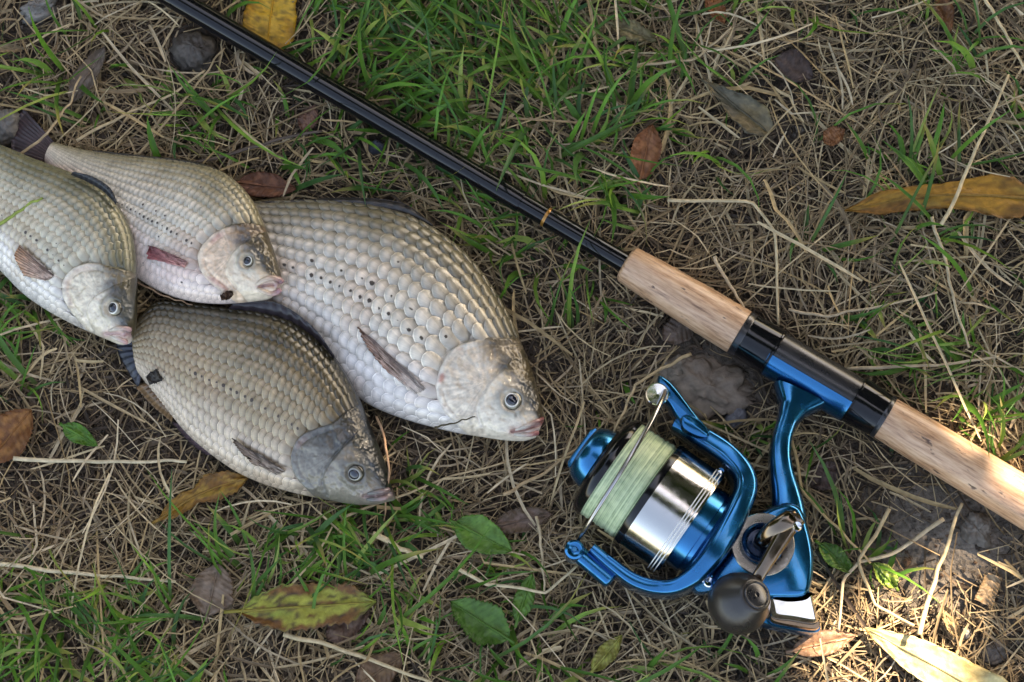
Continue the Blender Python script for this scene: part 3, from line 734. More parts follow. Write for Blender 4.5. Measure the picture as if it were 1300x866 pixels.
# the left fish cut by the edge of the picture
make_fish('crucian_carp', 'grey-green carp with a white belly and brown side fin, on top of the others', [
    (-95, 172, -118, 212), (-50, 172, -90, 248), (-5, 182, -55, 288), (45, 202, -22, 321), (95, 221, 5, 348), (130, 241, 30, 373),
    (153, 266, 58, 393), (167, 295, 85, 408), (172, 330, 108, 419), (172, 362, 128, 428), (171, 392, 143, 434), (169, 413, 154, 438), (166, 425, 160, 437)],
    [(0, .012, .010), (.4, .026, .014), (.65, .030, .016), (.85, .028, .020), (1, .026, .024)], .0135,
    ('74735a', 'ccc4ae', 'f4eee8', '3e3824', 'dad0be', 'd4b48c'),
    dict(oper=[(172, 345), (155, 342), (140, 338), (124, 334), (107, 335), (92, 341), (82, 352), (79, 366), (82, 382), (92, 399), (106, 414)],
         cheek=[(142, 364), (128, 370), (115, 380), (109, 394), (112, 408), (120, 421)], eye=(145.5, 391), eye_r=10.5,
         mouth=[(136, 424), (148, 423), (158, 425), (166, 427)], nostril=(165, 392), lipcol='b58f8e', gill='c8b89c', red=.2,
         lips=[[(138, 420), (149, 417), (159, 417), (167, 419)], [(140, 427), (149, 430), (157, 433), (161, 435)]], lipw=(3.0, 3.2), rows=14, pitch=.9, relief=.95,
         fins=[('dorsal_fin', [(90, 222), (113, 232), (132, 244), (147, 260)], [(94, 218), (112, 222), (127, 229), (141, 240), (149, 257)], (.030, .032), (.033, .034), '2f3338', '23272c'),
               ('pectoral_fin', [(71, 350), (67, 354), (60, 357)], [(30, 313), (22, 326), (34, 352)], (.03, .03), (.03, .03), 'd0b8aa', 'b48a6c'),
               ('pelvic_fin', [(4, 344), (0, 338), (-6, 330)], [(-4, 330), (-9, 324), (-16, 318)], (.016, .016), (.017, .017), 'b08a88', '8d5f60'),
               ('tail_fin', [(-93, 172), (-104, 192), (-116, 212)], [(-150, 120), (-150, 165), (-172, 200)], (.010, .010), (.006, .006), '5a5a58', '403f40')]))

# ------------------------------------------------------------------ fishing rod
ZR = .0165
def rodpt(u, v, z=ZR): return P(u, v, z)
A0 = rodpt(940, 422); A1 = rodpt(1123, 530); RD = (A1-A0); RD[2] = 0; RD /= np.linalg.norm(RD)
q0 = np.linalg.norm(P(1001, 450, ZR)-P(1000, 450, ZR))      # metres per photo pixel at rod height
M['cork'] = cork_mat(RD)
rod = thing('fishing_rod', A0*[1, 1, 0]+[0, 0, .003], 'black fishing rod with two cork grips, running diagonally past the fish', 'fishing rod')
def along(u, v, u2, v2, z1, z2, rs, mat_, name, n=24, seg=36, parent=None, taper=None, cap=True):
    a, b = P(u, v, z1), P(u2, v2, z2)
    L = np.linalg.norm(b-a)/q0
    pr = [(t*L, r) for t, r in rs]
    if cap: pr = [(pr[0][0], 0)]+pr+[(pr[-1][0], 0)]
    V, F = lathe(a, b-a, pr, q0, seg)
    return mk(name, V, F, mat_, parent or rod, smooth=True)
def shade_sharp(ob, deg=35):
    me = ob.data
    try: me.set_sharp_from_angle(angle=math.radians(deg))
    except Exception: pass
    return ob
bl = along(-1120, -790, 662, 257, .011, .0158, [(0, 7), (.3, 12), (.62, 15.2), (.98, 14.0), (.988, 14.6), (1.0, 14.6)], M['black'], 'blank', seg=40)
along(661, 256.5, 797, 336, .0158, .0163, [(0, 12.6), (.1, 12.8), (.9, 12.8), (1, 12.8)], M['black'], 'blank_sleeve')
along(692, 274.8, 695.4, 276.8, .0159, .0159, [(0, 13.0), (.3, 13.5), (.7, 13.5), (1, 13.0)], M['gold'], 'thread_band')
fg = along(794, 334, 940, 422.3, .0163, ZR, [(0, 20), (.012, 23.5), (.03, 25.0), (.3, 27.5), (.7, 29.8), (.97, 30.5), (.99, 30.2), (1, 29.8)], M['cork'], 'foregrip', seg=56)
along(938.5, 421.5, 947, 426.6, ZR, ZR, [(0, 30), (.15, 31.6), (.85, 31.6), (1, 30.5)], M['seat'], 'end_collar')
st_ = along(944, 424.8, 1119, 527.8, ZR, ZR, [(0, 29), (.2, 29.5), (.8, 29.0), (1, 28)], M['seat'], 'reel_seat', seg=56)
h1 = along(946.5, 426.3, 982, 447, ZR, ZR, [(0, 30.6), (.1, 31.0), (.9, 31.6), (1, 31.6)], M['black'], 'seat_hood', parent=st_, seg=56)
along(980, 446, 984, 448.5, ZR, ZR, [(0, 31.5), (.3, 33.2), (.7, 33.2), (1, 31.5)], M['black'], 'seat_ring', parent=st_, seg=56)
along(1083, 506.5, 1086, 508.4, ZR, ZR, [(0, 30.5), (.3, 32.2), (.7, 32.2), (1, 30.5)], M['black'], 'seat_ring', parent=st_, seg=56)
along(1085, 507.6, 1119, 527.6, ZR, ZR, [(0, 31.0), (.2, 31.0), (.9, 29.2), (1, 28.8)], M['black'], 'seat_hood', parent=st_, seg=56)
along(1118, 527, 1124, 530.6, ZR, ZR, [(0, 28.6), (.3, 29.6), (.8, 29.6), (1, 29)], M['seat'], 'end_collar')
rg = along(1122.5, 529.7, 1500, 758, ZR, ZR, [(0, 27.6), (.01, 28.4), (.1, 29.4), (.5, 31), (.9, 30), (1, 29)], M['cork'], 'rear_grip', seg=56)
along(1499, 757.5, 1522, 771, ZR, ZR, [(0, 29), (.1, 31), (.7, 31), (.95, 26), (1, 20)], M['rubber'], 'butt_cap')
for o in list(bpy.data.objects):
    if o.type == 'MESH' and (o.parent is rod or (o.parent and o.parent.parent is rod)): shade_sharp(o, 40)

# ------------------------------------------------------------------ spinning reel
ZS = .0295
S0 = P(770, 591, ZS); S1 = P(876.5, 665.5, ZS); AX = (S1-S0)/np.linalg.norm(S1-S0)
qs = np.linalg.norm(P(876.5, 665.5, ZS)-S0)/math.hypot(106.5, 74.5)
NX = np.cross(AX, [0, 0, 1.0]); NX = -NX if NX[1] < 0 else NX        # towards the upper right of the picture
def L3(t, n, h=0.0): return S0+AX*t*qs+NX*n*qs+np.array([0, 0, h*qs])
M['line'] = line_mat(S0, AX, qs)
reel = thing('spinning_reel', P(960, 690, .0)+[0, 0, .003], 'blue spinning reel with a green-lined steel spool, mounted on the rod', 'fishing reel')
def rpart(name, VF, m, parent=None, deg=38):
    return shade_sharp(mk(name, VF[0], VF[1], m, parent or reel), deg)
spool = rpart('spool', lathe(S0, AX, [(62, 0), (62, 70), (63, 74.2), (66, 75), (70, 75.3), (112, 75.3), (128, 75.6), (131, 74.6), (131.5, 70), (131.5, 0)], qs, 96), M['steel'])
rpart('spool_lip', lathe(S0, AX, [(-10, 0), (-10, 44), (-9, 58), (-5, 67), (0, 70.5), (4, 71.5), (8, 71), (9, 66), (9, 0)], qs, 96), M['black'], spool)
rpart('skirt_band', lathe(S0, AX, [(61, 60), (61, 72), (62.5, 74.8), (68, 76), (71, 75.9), (71.5, 74)], qs, 96), M['black'], spool)
prl = [(8, 60)]+[(8+k*53/120, 69.0+.5*math.sin(k*.37)+.35*math.sin(k*.13)+(1.0 if 83 < k < 115 else 0)+(.45 if k % 3 == 0 else -.1)*rng.uniform(.5, 1.2)) for k in range(121)]+[(61, 60)]
rpart('line_winding', lathe(S0, AX, prl, qs, 96), M['line'], spool, 60)
for tt in (117.5, 121.5, 126):
    a = np.linspace(0, 2*math.pi, 72)
    pth = np.array([L3(tt+1.5*math.sin(x), 76.2*math.cos(x), 76.2*math.sin(x)) for x in a])
    Vv, Ff = sweep(pth, .85*qs, .85*qs, 6, up=tuple(AX), caps=False); rpart('line_strand', (Vv, Ff), M['strand'], spool, 60)
rpart('line_clip', lathe(L3(124, 74, 18), np.array([0, .3, 1.0]), [(0, 0), (0, 5), (5, 4), (6, 0)], qs, 14), M['chrome'], spool)
knob = rpart('drag_knob', lathe(S0, AX, [(-37, 0), (-37, 26), (-35.5, 32), (-32, 36), (-24, 40), (-15, 42), (-12, 42), (-12, 0)], qs, 64), M['blue'])
# raised grip bar across the drag knob
pth = np.array([L3(-37.5, n, 0) for n in np.linspace(-30, 30, 13)])
rpart('grip_bar', sweep(pth, 7*qs, np.r_[2, [6]*11, 2]*qs, 14, 3.0, up=tuple(AX)), M['blue'], knob)
# rotor
rotor = rpart('rotor', lathe(S0, AX, [(128, 0), (128, 56), (130, 58), (149, 59), (150, 56), (156, 56), (160, 60), (180, 60), (186, 54), (190, 40), (190, 0)], qs, 96), M['blue'], deg=30)
cen = [(856, 536), (873, 543), (890, 552), (922, 573), (943, 596), (948, 618), (938, 645), (915, 688), (890, 722), (862, 742), (835, 745), (805, 736), (776, 715), (752, 695)]
hk = np.array([22, 28, 30, 34, 44, 54, 62, 66, 60, 46, 34, 30, 27, 22])
p3 = even(cat([np.r_[P(u, v, ZS+.85*h*qs)[:2], h*.0001] for (u, v), h in zip(cen, hk)], 200), 110)
wid = np.interp(np.linspace(0, 1, 110), np.linspace(0, 1, 14), [9, 13, 14, 14, 15, 16, 17, 17, 15, 11, 10, 9.5, 8.5, 6.5])*qs
hei = p3[:, 2]/.0001*qs; p3[:, 2] = ZS
rpart('rotor_arm', sweep(p3, wid, hei, 32, 4.6), M['blue'], rotor, 50)
gp = p3[6:104].copy(); gp[:, 2] = ZS+hei[6:104]*.985
_, sgn, _ = frame_of(gp)
rpart('arm_ridge', sweep(gp+sgn*(wid[6:104]*.45)[:, None], 2.2*qs, 1.5*qs, 8), M['blue'], rotor)
rpart('bail_arm', puck([(836, 476), (846, 479), (856, 488), (868, 503), (886, 527), (903, 547), (898, 553), (884, 548), (868, 540), (858, 528), (850, 514), (842, 506), (835, 497)],
      [(.024, 2), (.026, 0), (.038, 0), (.0405, 2), (.041, 4)]), M['blue'], rotor, 40)
rpart('arm_cap', puck([(866, 527), (880, 527), (893, 536), (901, 548), (896, 556), (880, 552), (866, 542)], [(.030, 0), (.0425, 0), (.0445, 1.5), (.045, 4)]), M['blue'], rotor, 40)
rl = rpart('line_roller', lathe(P(834.5, 496, .044)*[1, 1, 0]+[0, 0, .026], (0, -.08, 1), [(0, 0), (0, 13), (4, 14.5), (10, 12), (22, 12), (40, 14.4), (48, 14.6), (49.5, 13.2), (49.8, 0)], qs, 40), M['chrome'])
th = np.linspace(0, math.pi, 60)
pth = np.array([L3(2+24*x/math.pi+9*math.sin(x), 11+112*math.cos(x), 6+84*math.sin(x)) for x in th])
rpart('bail_wire', sweep(pth, np.interp(th, [0, .25, .8, math.pi], [5.2, 4.4, 3.0, 2.6])*qs, np.interp(th, [0, .25, .8, math.pi], [5.2, 4.4, 3.0, 2.6])*qs, 12), M['wire'])
hp = even(cat([P(729, 697, .036), P(742, 707, .036), P(760, 722, .036), P(778, 737, .036)], 30), 30); hp[:, 2] = .030
hg = rpart('bail_hinge', sweep(hp, np.r_[.4, .8, [1]*26, .85, .45]*11.5*qs, np.r_[.5, .9, [1]*26, .9, .5]*14*qs, 18, 2.6), M['blue'])
hh = P(729.5, 697, .041)*[1, 1, 0]
rpart('hinge_pin', lathe(hh+[0, 0, .022], (0, 0, 1), [(0, 0), (0, 12.5), (44, 13), (48, 12.2), (50, 9.5), (48.5, 7.5), (48, 4), (49.5, 3), (49.5, 0)], qs, 30), M['blue'], hg)
# body with side plate
body = rpart('body', puck([(984, 640), (968, 648), (952, 658), (940, 676), (926, 702), (908, 726), (902, 742), (915, 754), (945, 762), (983, 760), (1012, 760), (1026, 755), (1033, 738), (1035, 705), (1029, 672), (1019, 645), (1003, 636)],
             [(.008, 7), (.0095, 3), (.013, 0), (.038, 0), (.0415, 1.2), (.0438, 4.5), (.0446, 8)], 90), M['blue'], deg=50)
rpart('plate_ring', lathe(P(969, 691, .046)*[1, 1, 0]+[0, 0, .040], (0, 0, 1), [(0, 39.5), (14.5, 39.5), (15.5, 38.5), (15.0, 30), (14.2, 26), (13, 25.5), (12, 0)], qs, 64), M['ring'], body)
rpart('axle_boss', lathe(P(967, 688, .050)*[1, 1, 0]+[0, 0, .041], (.02, .02, 1), [(0, 25), (20, 25), (24, 24), (27, 21.5), (24, 19), (16, 17), (14, 0)], qs, 48), M['blue_dark'], body)
rpart('tail_cap', puck([(978, 756), (1000, 759), (1021, 757), (1031, 749), (1036, 768), (1040, 787), (1032, 791), (1008, 787), (984, 783), (979, 770)], [(.010, 4), (.012, 1), (.036, 0), (.0405, 2), (.042, 5)], 60), M['chrome'], body, 45)
rpart('tail_band', puck([(980, 780), (1008, 787), (1034, 790), (1040, 786), (1041, 796), (1034, 799), (1008, 795), (982, 789)], [(.010, 2), (.012, 0), (.033, 0), (.035, 1.2)], 60), M['bronze'], body, 45)
rpart('tail_trim', puck([(962, 781), (985, 788), (1010, 795), (1034, 798), (1042, 793), (1041, 801), (1032, 804), (1008, 801), (980, 795), (962, 787)], [(.008, 1), (.010, 0), (.024, 0), (.026, 1.0)], 60), M['blue'], body, 45)
sb = rpart('rotor_stop', puck([(880, 742), (888, 734), (901, 728), (911, 734), (912, 744), (900, 752), (884, 752)], [(.026, 2), (.028, 0), (.037, 0), (.039, 2)], 40), M['blue'], body, 40)
rpart('screw', lathe(P(900, 738.5, .04)*[1, 1, 0]+[0, 0, .0385], (0, 0, 1), [(0, 7), (3, 7), (4.2, 5.5), (3.2, 2.5), (2.2, 0)], qs, 20), M['chrome'], body)
# stem and foot
sp = [(1003, 660), (1001, 645), (998, 625), (993, 600), (991, 576), (994, 553), (1001, 532), (1009, 515), (1016, 500)]
zz = [.030, .030, .029, .0275, .026, .024, .022, .020, .0185]
pth = even(cat([P(u, v, z+.004) - np.array([0, 0, .004]) for (u, v), z in zip(sp, zz)], 70), 50)
ww = np.interp(np.linspace(0, 1, 50), np.linspace(0, 1, 9), [22, 20, 17, 15, 14, 12.5, 13, 19, 36])*qs
hh_ = np.interp(np.linspace(0, 1, 50), np.linspace(0, 1, 9), [27, 26, 24, 22, 20, 19, 19, 19, 20])*qs
rpart('stem', sweep(pth, ww, hh_, 26, 3.4), M['blue'], deg=50)
fa, fb = P(972, 441, ZR), P(1092, 512, ZR)
Lf = np.linalg.norm(fb-fa)/q0
def shell(c0, c1, r0, r1, a0, a1, n=30, m=18):
    ax = (c1-c0); L = np.linalg.norm(ax); ax = ax/L
    side = np.cross(ax, [0, 0, 1.0]); side = side if side[1] < 0 else -side
    V = []
    tt = np.linspace(0, 1, n); aa = np.linspace(a0, a1, m)
    for t in tt:
        k = min(1.0, (1-abs(2*t-1))/.14+.35)
        for rr in (r1, r0):
            ro = rr if rr == r0 else r0+(r1-r0)*k
            seq = aa if rr == r1 else aa[::-1]
            for a in seq:
                V.append(c0+ax*L*t+(side*math.sin(a)+np.array([0, 0, 1.0])*math.cos(a))*ro*q0)
    F = [tuple(x) for x in gridfaces(n, 2*m, True)]; F.append(tuple(range(2*m))[::-1]); F.append(tuple(range((n-1)*2*m, n*2*m)))
    return np.array(V), F
rpart('foot', shell(P(976, 443.5, ZR), P(1087, 509, ZR), 27.5, 32.6, math.radians(20), math.radians(120)), M['blue'], deg=40)
# handle
el = P(1006, 660, .062)
stub = cat([P(967, 689, .046), P(972, 683, .055), P(985, 671, .061), P(1000, 662, .063), el], 20)
handle = rpart('handle', sweep(stub, np.interp(np.linspace(0, 1, 20), [0, .5, 1], [12, 12, 13])*qs, np.interp(np.linspace(0, 1, 20), [0, .5, 1], [11, 11, 12])*qs, 18, 2.3), M['bronze'])
arm = cat([P(1011, 653, .062), P(1004, 664, .062), P(988, 690, .061), P(974, 713, .060), P(964, 730, .058), P(955, 745, .054)], 40)
rpart('handle_arm', sweep(arm, np.interp(np.linspace(0, 1, 40), [0, .08, .25, .6, 1], [7, 14.5, 11.5, 8.5, 8])*qs, np.interp(np.linspace(0, 1, 40), [0, .08, .25, .6, 1], [9, 13, 10, 8, 8])*qs, 20, 2.6), M['bronze'], handle)
rpart('elbow_screw', lathe(P(1012.5, 667, .068)*[1, 1, 0]+[0, 0, .0645], (.1, 0, 1), [(0, 6.5), (4, 6.5), (6, 5), (5, 2.5), (4, 0)], qs, 18), M['chrome'], handle)
ka = np.array([.44, .16, .88]); ka /= np.linalg.norm(ka)
kb = P(940, 765, .055)
kn = rpart('handle_knob', lathe(kb-ka*.013, ka, [(0, 0), (0, 14), (6, 26), (16, 34.5), (28, 38.5), (40, 38), (52, 34), (62, 28), (70, 22.5), (73, 20.5), (74, 18.5), (73, 0)], qs, 56), M['rubber'], handle, 30)
rpart('knob_cap', lathe(kb-ka*.013, ka, [(72, 17.6), (75.2, 17.2), (76, 16), (75, 14.4), (75.6, 13), (76.2, 3.2), (74.5, 2.4), (74, 0)], qs, 40), M['seat'], handle, 30)

# ------------------------------------------------------------------ obstacles: a height map of what is built so far, so that grass grows round it
bpy.context.view_layer.update()
HX0, HY0, HS = -.75, -.62, .0012
HW, HH = int(1.5/HS), int(1.3/HS)
hmax = np.full((HW, HH), -1.0); hmin = np.full((HW, HH), 9.0)
def raster(ob, per=3.0e5):
    me = ob.data
    me.calc_loop_triangles()
    n = len(me.loop_triangles); t = np.empty(n*3, np.int32); me.loop_triangles.foreach_get('vertices', t); t = t.reshape(-1, 3)
    co = np.empty(len(me.vertices)*3); me.vertices.foreach_get('co', co); co = co.reshape(-1, 3)+ORG.get(ob.name, np.zeros(3))
    a, b, c = co[t[:, 0]], co[t[:, 1]], co[t[:, 2]]
    ar = .5*np.linalg.norm(np.cross(b-a, c-a), axis=1)
    k = np.ceil(ar*per*4).astype(int)
    idx = np.repeat(np.arange(n), k); r = rng.random((len(idx), 2)); fl = r.sum(1) > 1; r[fl] = 1-r[fl]
    p = a[idx]+(b-a)[idx]*r[:, :1]+(c-a)[idx]*r[:, 1:]
    p = np.vstack([p, co])
    i = ((p[:, 0]-HX0)/HS).astype(int); j = ((p[:, 1]-HY0)/HS).astype(int)
    m = (i >= 0) & (j >= 0) & (i < HW) & (j < HH)
    np.maximum.at(hmax, (i[m], j[m]), p[m, 2]); np.minimum.at(hmin, (i[m], j[m]), p[m, 2])
for o in list(bpy.data.objects):
    if o.type == 'MESH' and o.name.split('.')[0] not in ('ground', 'crown', 'trunk', 'scale', 'small_scales', 'line_strand', 'bail_wire'): raster(o)
def dilate():
    global hmax, hmin
    a, b = hmax.copy(), hmin.copy()
    for dx in (-1, 0, 1):
        for dy in (-1, 0, 1):
            a = np.maximum(a, np.roll(hmax, (dx, dy), (0, 1))); b = np.minimum(b, np.roll(hmin, (dx, dy), (0, 1)))
    hmax, hmin = a, b
dilate()
def hits(p, over=.85):
    """p (N,K,3) polylines -> True where the piece would pass through, or mostly hang over, something"""
    i = np.clip(((p[..., 0]-HX0)/HS).astype(int), 0, HW-1); j = np.clip(((p[..., 1]-HY0)/HS).astype(int), 0, HH-1)
    a = hmax[i, j]; b = hmin[i, j]
    inside = ((p[..., 2] > b-.0008) & (p[..., 2] < a+.0008)).any(1)
    above = ((p[..., 2] >= a) & (a > 0)).sum(1) >= 2
    return inside | (above & (rng.random(len(p)) < over))

# ------------------------------------------------------------------ fallen leaves
LEAFGRP = 'fallen leaves on the grass'
def fallen_leaf(label, base, tip, width, c1, c2, cv=None, z=.007, curl=.3, bend=0.0, serr=.06, blunt=.8, seed=0, rib=True, name='fallen_leaf', cat_='leaf', grp=LEAFGRP, mat_='leaf', spots=.0, fold=0.0, lift=0.0, wcurve=None):
    """leaf blade from base to tip (photo readings); c1 middle, c2 blotches and edge, width in px"""
    r = np.random.default_rng(seed+5)
    a, b = P(*base, z), P(*tip, z+.0005)
    L = np.linalg.norm(b-a); d = (b-a)/L; s = np.cross([0, 0, 1.0], d); s /= np.linalg.norm(s)
    n, m = 34, 15
    t = np.linspace(0, 1, n); w = np.linspace(-1, 1, m)
    if wcurve is None: half = np.sin(np.pi*np.clip(t, 0, 1)**blunt)**.75
    else: half = np.interp(t, *wcurve)
    half = np.maximum(half, .02)*width*.5*q0
    sr = 1+serr*(np.abs(((t*15+.3*np.sin(t*9)) % 1)-.5)*2-.5)+.10*(vnoise(t*6, t*0+seed, 3)-.5)*2
    cx = bend*L*np.sin(np.pi*t)
    G = np.zeros((n, m, 3)); tt, wg = np.meshgrid(t, w, indexing='ij')
    off = wg*(half*sr)[:, None]
    G += a+(d*L)*tt[..., None]+s*(off+cx[:, None])[..., None]
    up = curl*np.abs(wg)**1.6*half[:, None]+fold*wg*half[:, None] + lift*L*(tt-.5)**2*2 + .0018*(fbm(tt*5+seed, wg*2+seed, seed)-.5)*2 + .0006*np.sin((tt*9+np.abs(wg)*1.5)*2*np.pi)*np.abs(wg)
    up = np.maximum(up, -.0035)
    G[..., 2] += up
    blot = fbm(tt*7+seed*3.1, wg*3+seed, seed+2); edge = np.abs(wg)**3*.35
    k = sstep(.48, .62, blot+edge*(.5+vnoise(tt*9, wg*0+seed, 5)))[..., None]
    C = lin(c1)*(1-k)+lin(c2)*k
    if cv is not None:
        kk = sstep(.45, .65, fbm(tt*3+9, wg*1.5+seed, seed+8))[..., None]; C = C*(1-kk)+lin(cv)*kk
    vein = np.exp(-(((tt*9+np.abs(wg)*1.5) % 1-.5)/.14)**2)*.16
    C = C*(1-vein[..., None])
    if spots: 
        sp_ = sstep(.66, .72, vnoise(tt*26+seed, wg*9+seed, seed+1))[..., None]*spots; C = C*(1-sp_)+lin('4a3320')*sp_
    C *= r.uniform(.92, 1.08, (n, m, 1))
    lo = G.copy(); lo[..., 2] -= .0003
    V = np.vstack([G.reshape(-1, 3), lo.reshape(-1, 3)]); g = gridfaces(n, m); N0 = n*m
    F = [tuple(int(v) for v in x) for x in g]+[tuple(int(v)+N0 for v in x[::-1]) for x in g]
    for i in range(n-1):
        for e in (0, m-1):
            x, y = i*m+e, (i+1)*m+e; F.append((x, y, y+N0, x+N0))
    root = thing(name, a*[1, 1, 0]+[0, 0, z], label, cat_, grp)
    o = mk('leaf_blade', V, F, M[mat_], root, col=np.tile(C.reshape(-1, 3), (2, 1)))
    if rib:
        pr = G[:, m//2].copy(); pr[:, 2] += .0002
        st0 = pr[0]-d*L*.10+np.array([0, 0, -.001])
        pr = np.vstack([st0, (st0+pr[0])/2, pr[:-1]])
        Vv, Ff = sweep(pr, np.linspace(.0008, .0003, len(pr)), np.linspace(.0007, .0003, len(pr)), 6)
        mk('midrib', Vv, Ff, M[mat_], root, col=np.tile(lin(c1)*.55+lin(c2)*.35, (len(Vv), 1)))
    raster(o); return root

fallen_leaf('bright yellow blunt leaf beside the black rod blank', (349, -22), (338, 62), 66, 'd9a62f', 'c88f22', 'e0b03c', seed=1, curl=.12, serr=.03, spots=.5, rib=True, wcurve=([0, .15, .5, .85, .95, 1], [.7, .95, 1, .98, .8, .3]))
fallen_leaf('long curled olive-brown leaf lying under a pale straw', (1306, 252), (1072, 268), 60, 'a68238', '8a5f2a', 'b5832f', seed=2, curl=-.05, fold=.16, serr=.05, spots=.4, bend=-.05, lift=.02, z=.011, wcurve=([0, .05, .15, .28, .45, .6, .8, 1], [.55, .9, 1.0, .85, .62, .62, .55, .05]))
fallen_leaf('green and yellow serrated leaf with brown scorched edges', (302, 776), (478, 764), 56, 'a3a140', '7c5226', '8f9a3c', seed=3, curl=.10, serr=.16, spots=.8, z=.010, wcurve=([0, .05, .12, .3, .55, .8, .92, 1], [.10, .25, .62, .98, 1.0, .85, .45, .05]))
fallen_leaf('bent golden-brown leaf touching the belly of the dark fish', (203, 659), (314, 607), 40, 'b08a3c', '8a5f2a', 'a07428', seed=4, curl=.35, serr=.12, bend=.06, spots=.5, z=.009, wcurve=([0, .15, .35, .42, .6, .85, 1], [.12, .62, .6, .45, 1.0, .75, .1]))
fallen_leaf('dull grey-brown oval leaf beside the serrated green-yellow leaf', (262, 782), (278, 716), 58, '8a7664', '76614e', None, seed=5, curl=.15, serr=.05, rib=True, z=.008, blunt=.9)
fallen_leaf('pale cream-yellow pointed leaf lit by the sun', (1296, 905), (1098, 797), 58, 'd8c58a', 'cbb274', 'dccb93', seed=6, curl=.05, serr=.04, spots=.35, z=.010, wcurve=([0, .2, .5, .75, .9, 1], [.8, 1, .98, .7, .35, .04]))
fallen_leaf('crumpled orange-brown leaf in the straw above the cork foregrip', (812, 228), (828, 158), 40, 'a8704a', '8a5636', None, seed=7, curl=.5, serr=.10, z=.008)
fallen_leaf('curled dark olive-grey leaf on the bare straw patch', (899, 106), (975, 168), 46, '6d6550', '55503f', '7c6a48', seed=8, curl=.45, serr=.04, z=.012, wcurve=([0, .25, .5, .8, 1], [.2, .45, .85, 1, .45]))
fallen_leaf('orange-brown folded leaf in the straw left of the dark fish tail', (-14, 585), (40, 520), 58, '9c6a38', '7a4c26', None, seed=9, curl=.3, serr=.1, z=.008)
fallen_leaf('reddish-brown leaf tucked behind the back of the pinkish fish', (302, 232), (376, 240), 34, '8a5a40', '6d4430', None, seed=10, curl=.15, serr=.05, z=.008)
fallen_leaf('dark purple-brown leaf flat under dry straw', (985, 72), (1032, 100), 46, '5c4a42', '4c3c36', None, seed=11, curl=.1, z=.006, rib=False)
fallen_leaf('tiny copper-coloured leaf fragment on the straw', (1046, 180), (1072, 165), 26, 'a06a42', '85532f', None, seed=12, curl=.3, z=.007, rib=False)
fallen_leaf('mauve-brown torn leaf between the large fish and the reel', (628, 668), (702, 652), 34, '7d6658', '66523f', None, seed=13, curl=.25, z=.007)
fallen_leaf('dry brown leaf under straw by the grey-brown oval leaf', (452, 872), (514, 830), 42, '86694c', '6d5138', None, seed=14, curl=.2, z=.007)
fallen_leaf('pinkish bark-like leaf beneath the tail of the reel', (1006, 826), (1088, 806), 30, 'a8846a', '8c6a50', None, seed=15, curl=.3, z=.008)
fallen_leaf('olive translucent leaf at the edge of the long green grass', (776, 30), (834, 52), 28, '807550', '6c5f3e', None, seed=16, curl=.25, z=.011)
fallen_leaf('small brown leaf near the black rod blank and the carp backs', (384, 166), (400, 134), 26, '8a6450', '6b4b3b', None, seed=17, curl=.2, z=.006, rib=False)
fallen_leaf('rust-brown upright leaf scrap among pale straw', (1192, -6), (1206, 44), 24, '8a5a36', '6e4628', None, seed=18, curl=.5, z=.009, rib=False)
fallen_leaf('yellow-green narrow leaf in grass below the reel', (752, 852), (790, 806), 24, 'a0a04c', '87803a', None, seed=19, curl=.3, z=.010)
fallen_leaf('dark brown leaf scrap beside the reel stem', (1030, 618), (1066, 588), 34, '5f4940', '4d3b33', None, seed=20, curl=.2, z=.005, rib=False)
fallen_leaf('mauve-grey leaf flat below the cork foregrip', (842, 432), (888, 402), 36, '7a685c', '665548', None, seed=21, curl=.1, z=.004, rib=False)
fallen_leaf('grey-brown crumpled leaf left of the tall dark pebble', (90, 130), (134, 60), 30, '85776a', '6f6154', None, seed=22, curl=.4, z=.007)
fallen_leaf('wine-brown leaf under the straw beside the serrated leaf', (415, 812), (470, 772), 36, '7a6150', '62493c', None, seed=23, curl=.15, z=.005, rib=False)
fallen_leaf('square tan wood-like leaf chip on bare soil', (1248, 766), (1262, 730), 24, 'a58b6c', '937a5c', None, seed=24, curl=.05, z=.006, rib=False, wcurve=([0, 1], [1, .9]))
fallen_leaf('tan curled leaf shard on bare soil by the pale leaf', (1196, 770), (1218, 812), 18, 'a08862', '8a7350', None, seed=25, curl=.4, z=.006, rib=False)
fallen_leaf('orange leaf scrap standing in the top grass', (898, -4), (920, 30), 24, 'a5683c', '8a522c', None, seed=26, curl=.5, z=.009, rib=False)
def ztop(u, v):
    z = .03
    for _ in range(6):
        p = P(u, v, z); a = hmax[int((p[0]-HX0)/HS), int((p[1]-HY0)/HS)]; z = max(a, .004)
    return z
fallen_leaf('small dark rotten leaf bit stuck on the dark fish near its tail', (187, 483), (209, 472), 17, '45413a', '353230', None, seed=41, curl=-.2, z=ztop(198, 478)+.0015, rib=False, serr=.2, wcurve=([0, .3, .6, 1], [.7, .9, 1, .6]))
fallen_leaf('tiny brown crumb of leaf under the chin of the pinkish fish', (280, 378), (296, 372), 11, '5a4030', '45301f', None, seed=42, curl=-.2, z=ztop(288, 375)+.001, rib=False, serr=.2, wcurve=([0, .3, .6, 1], [.7, .9, 1, .4]))
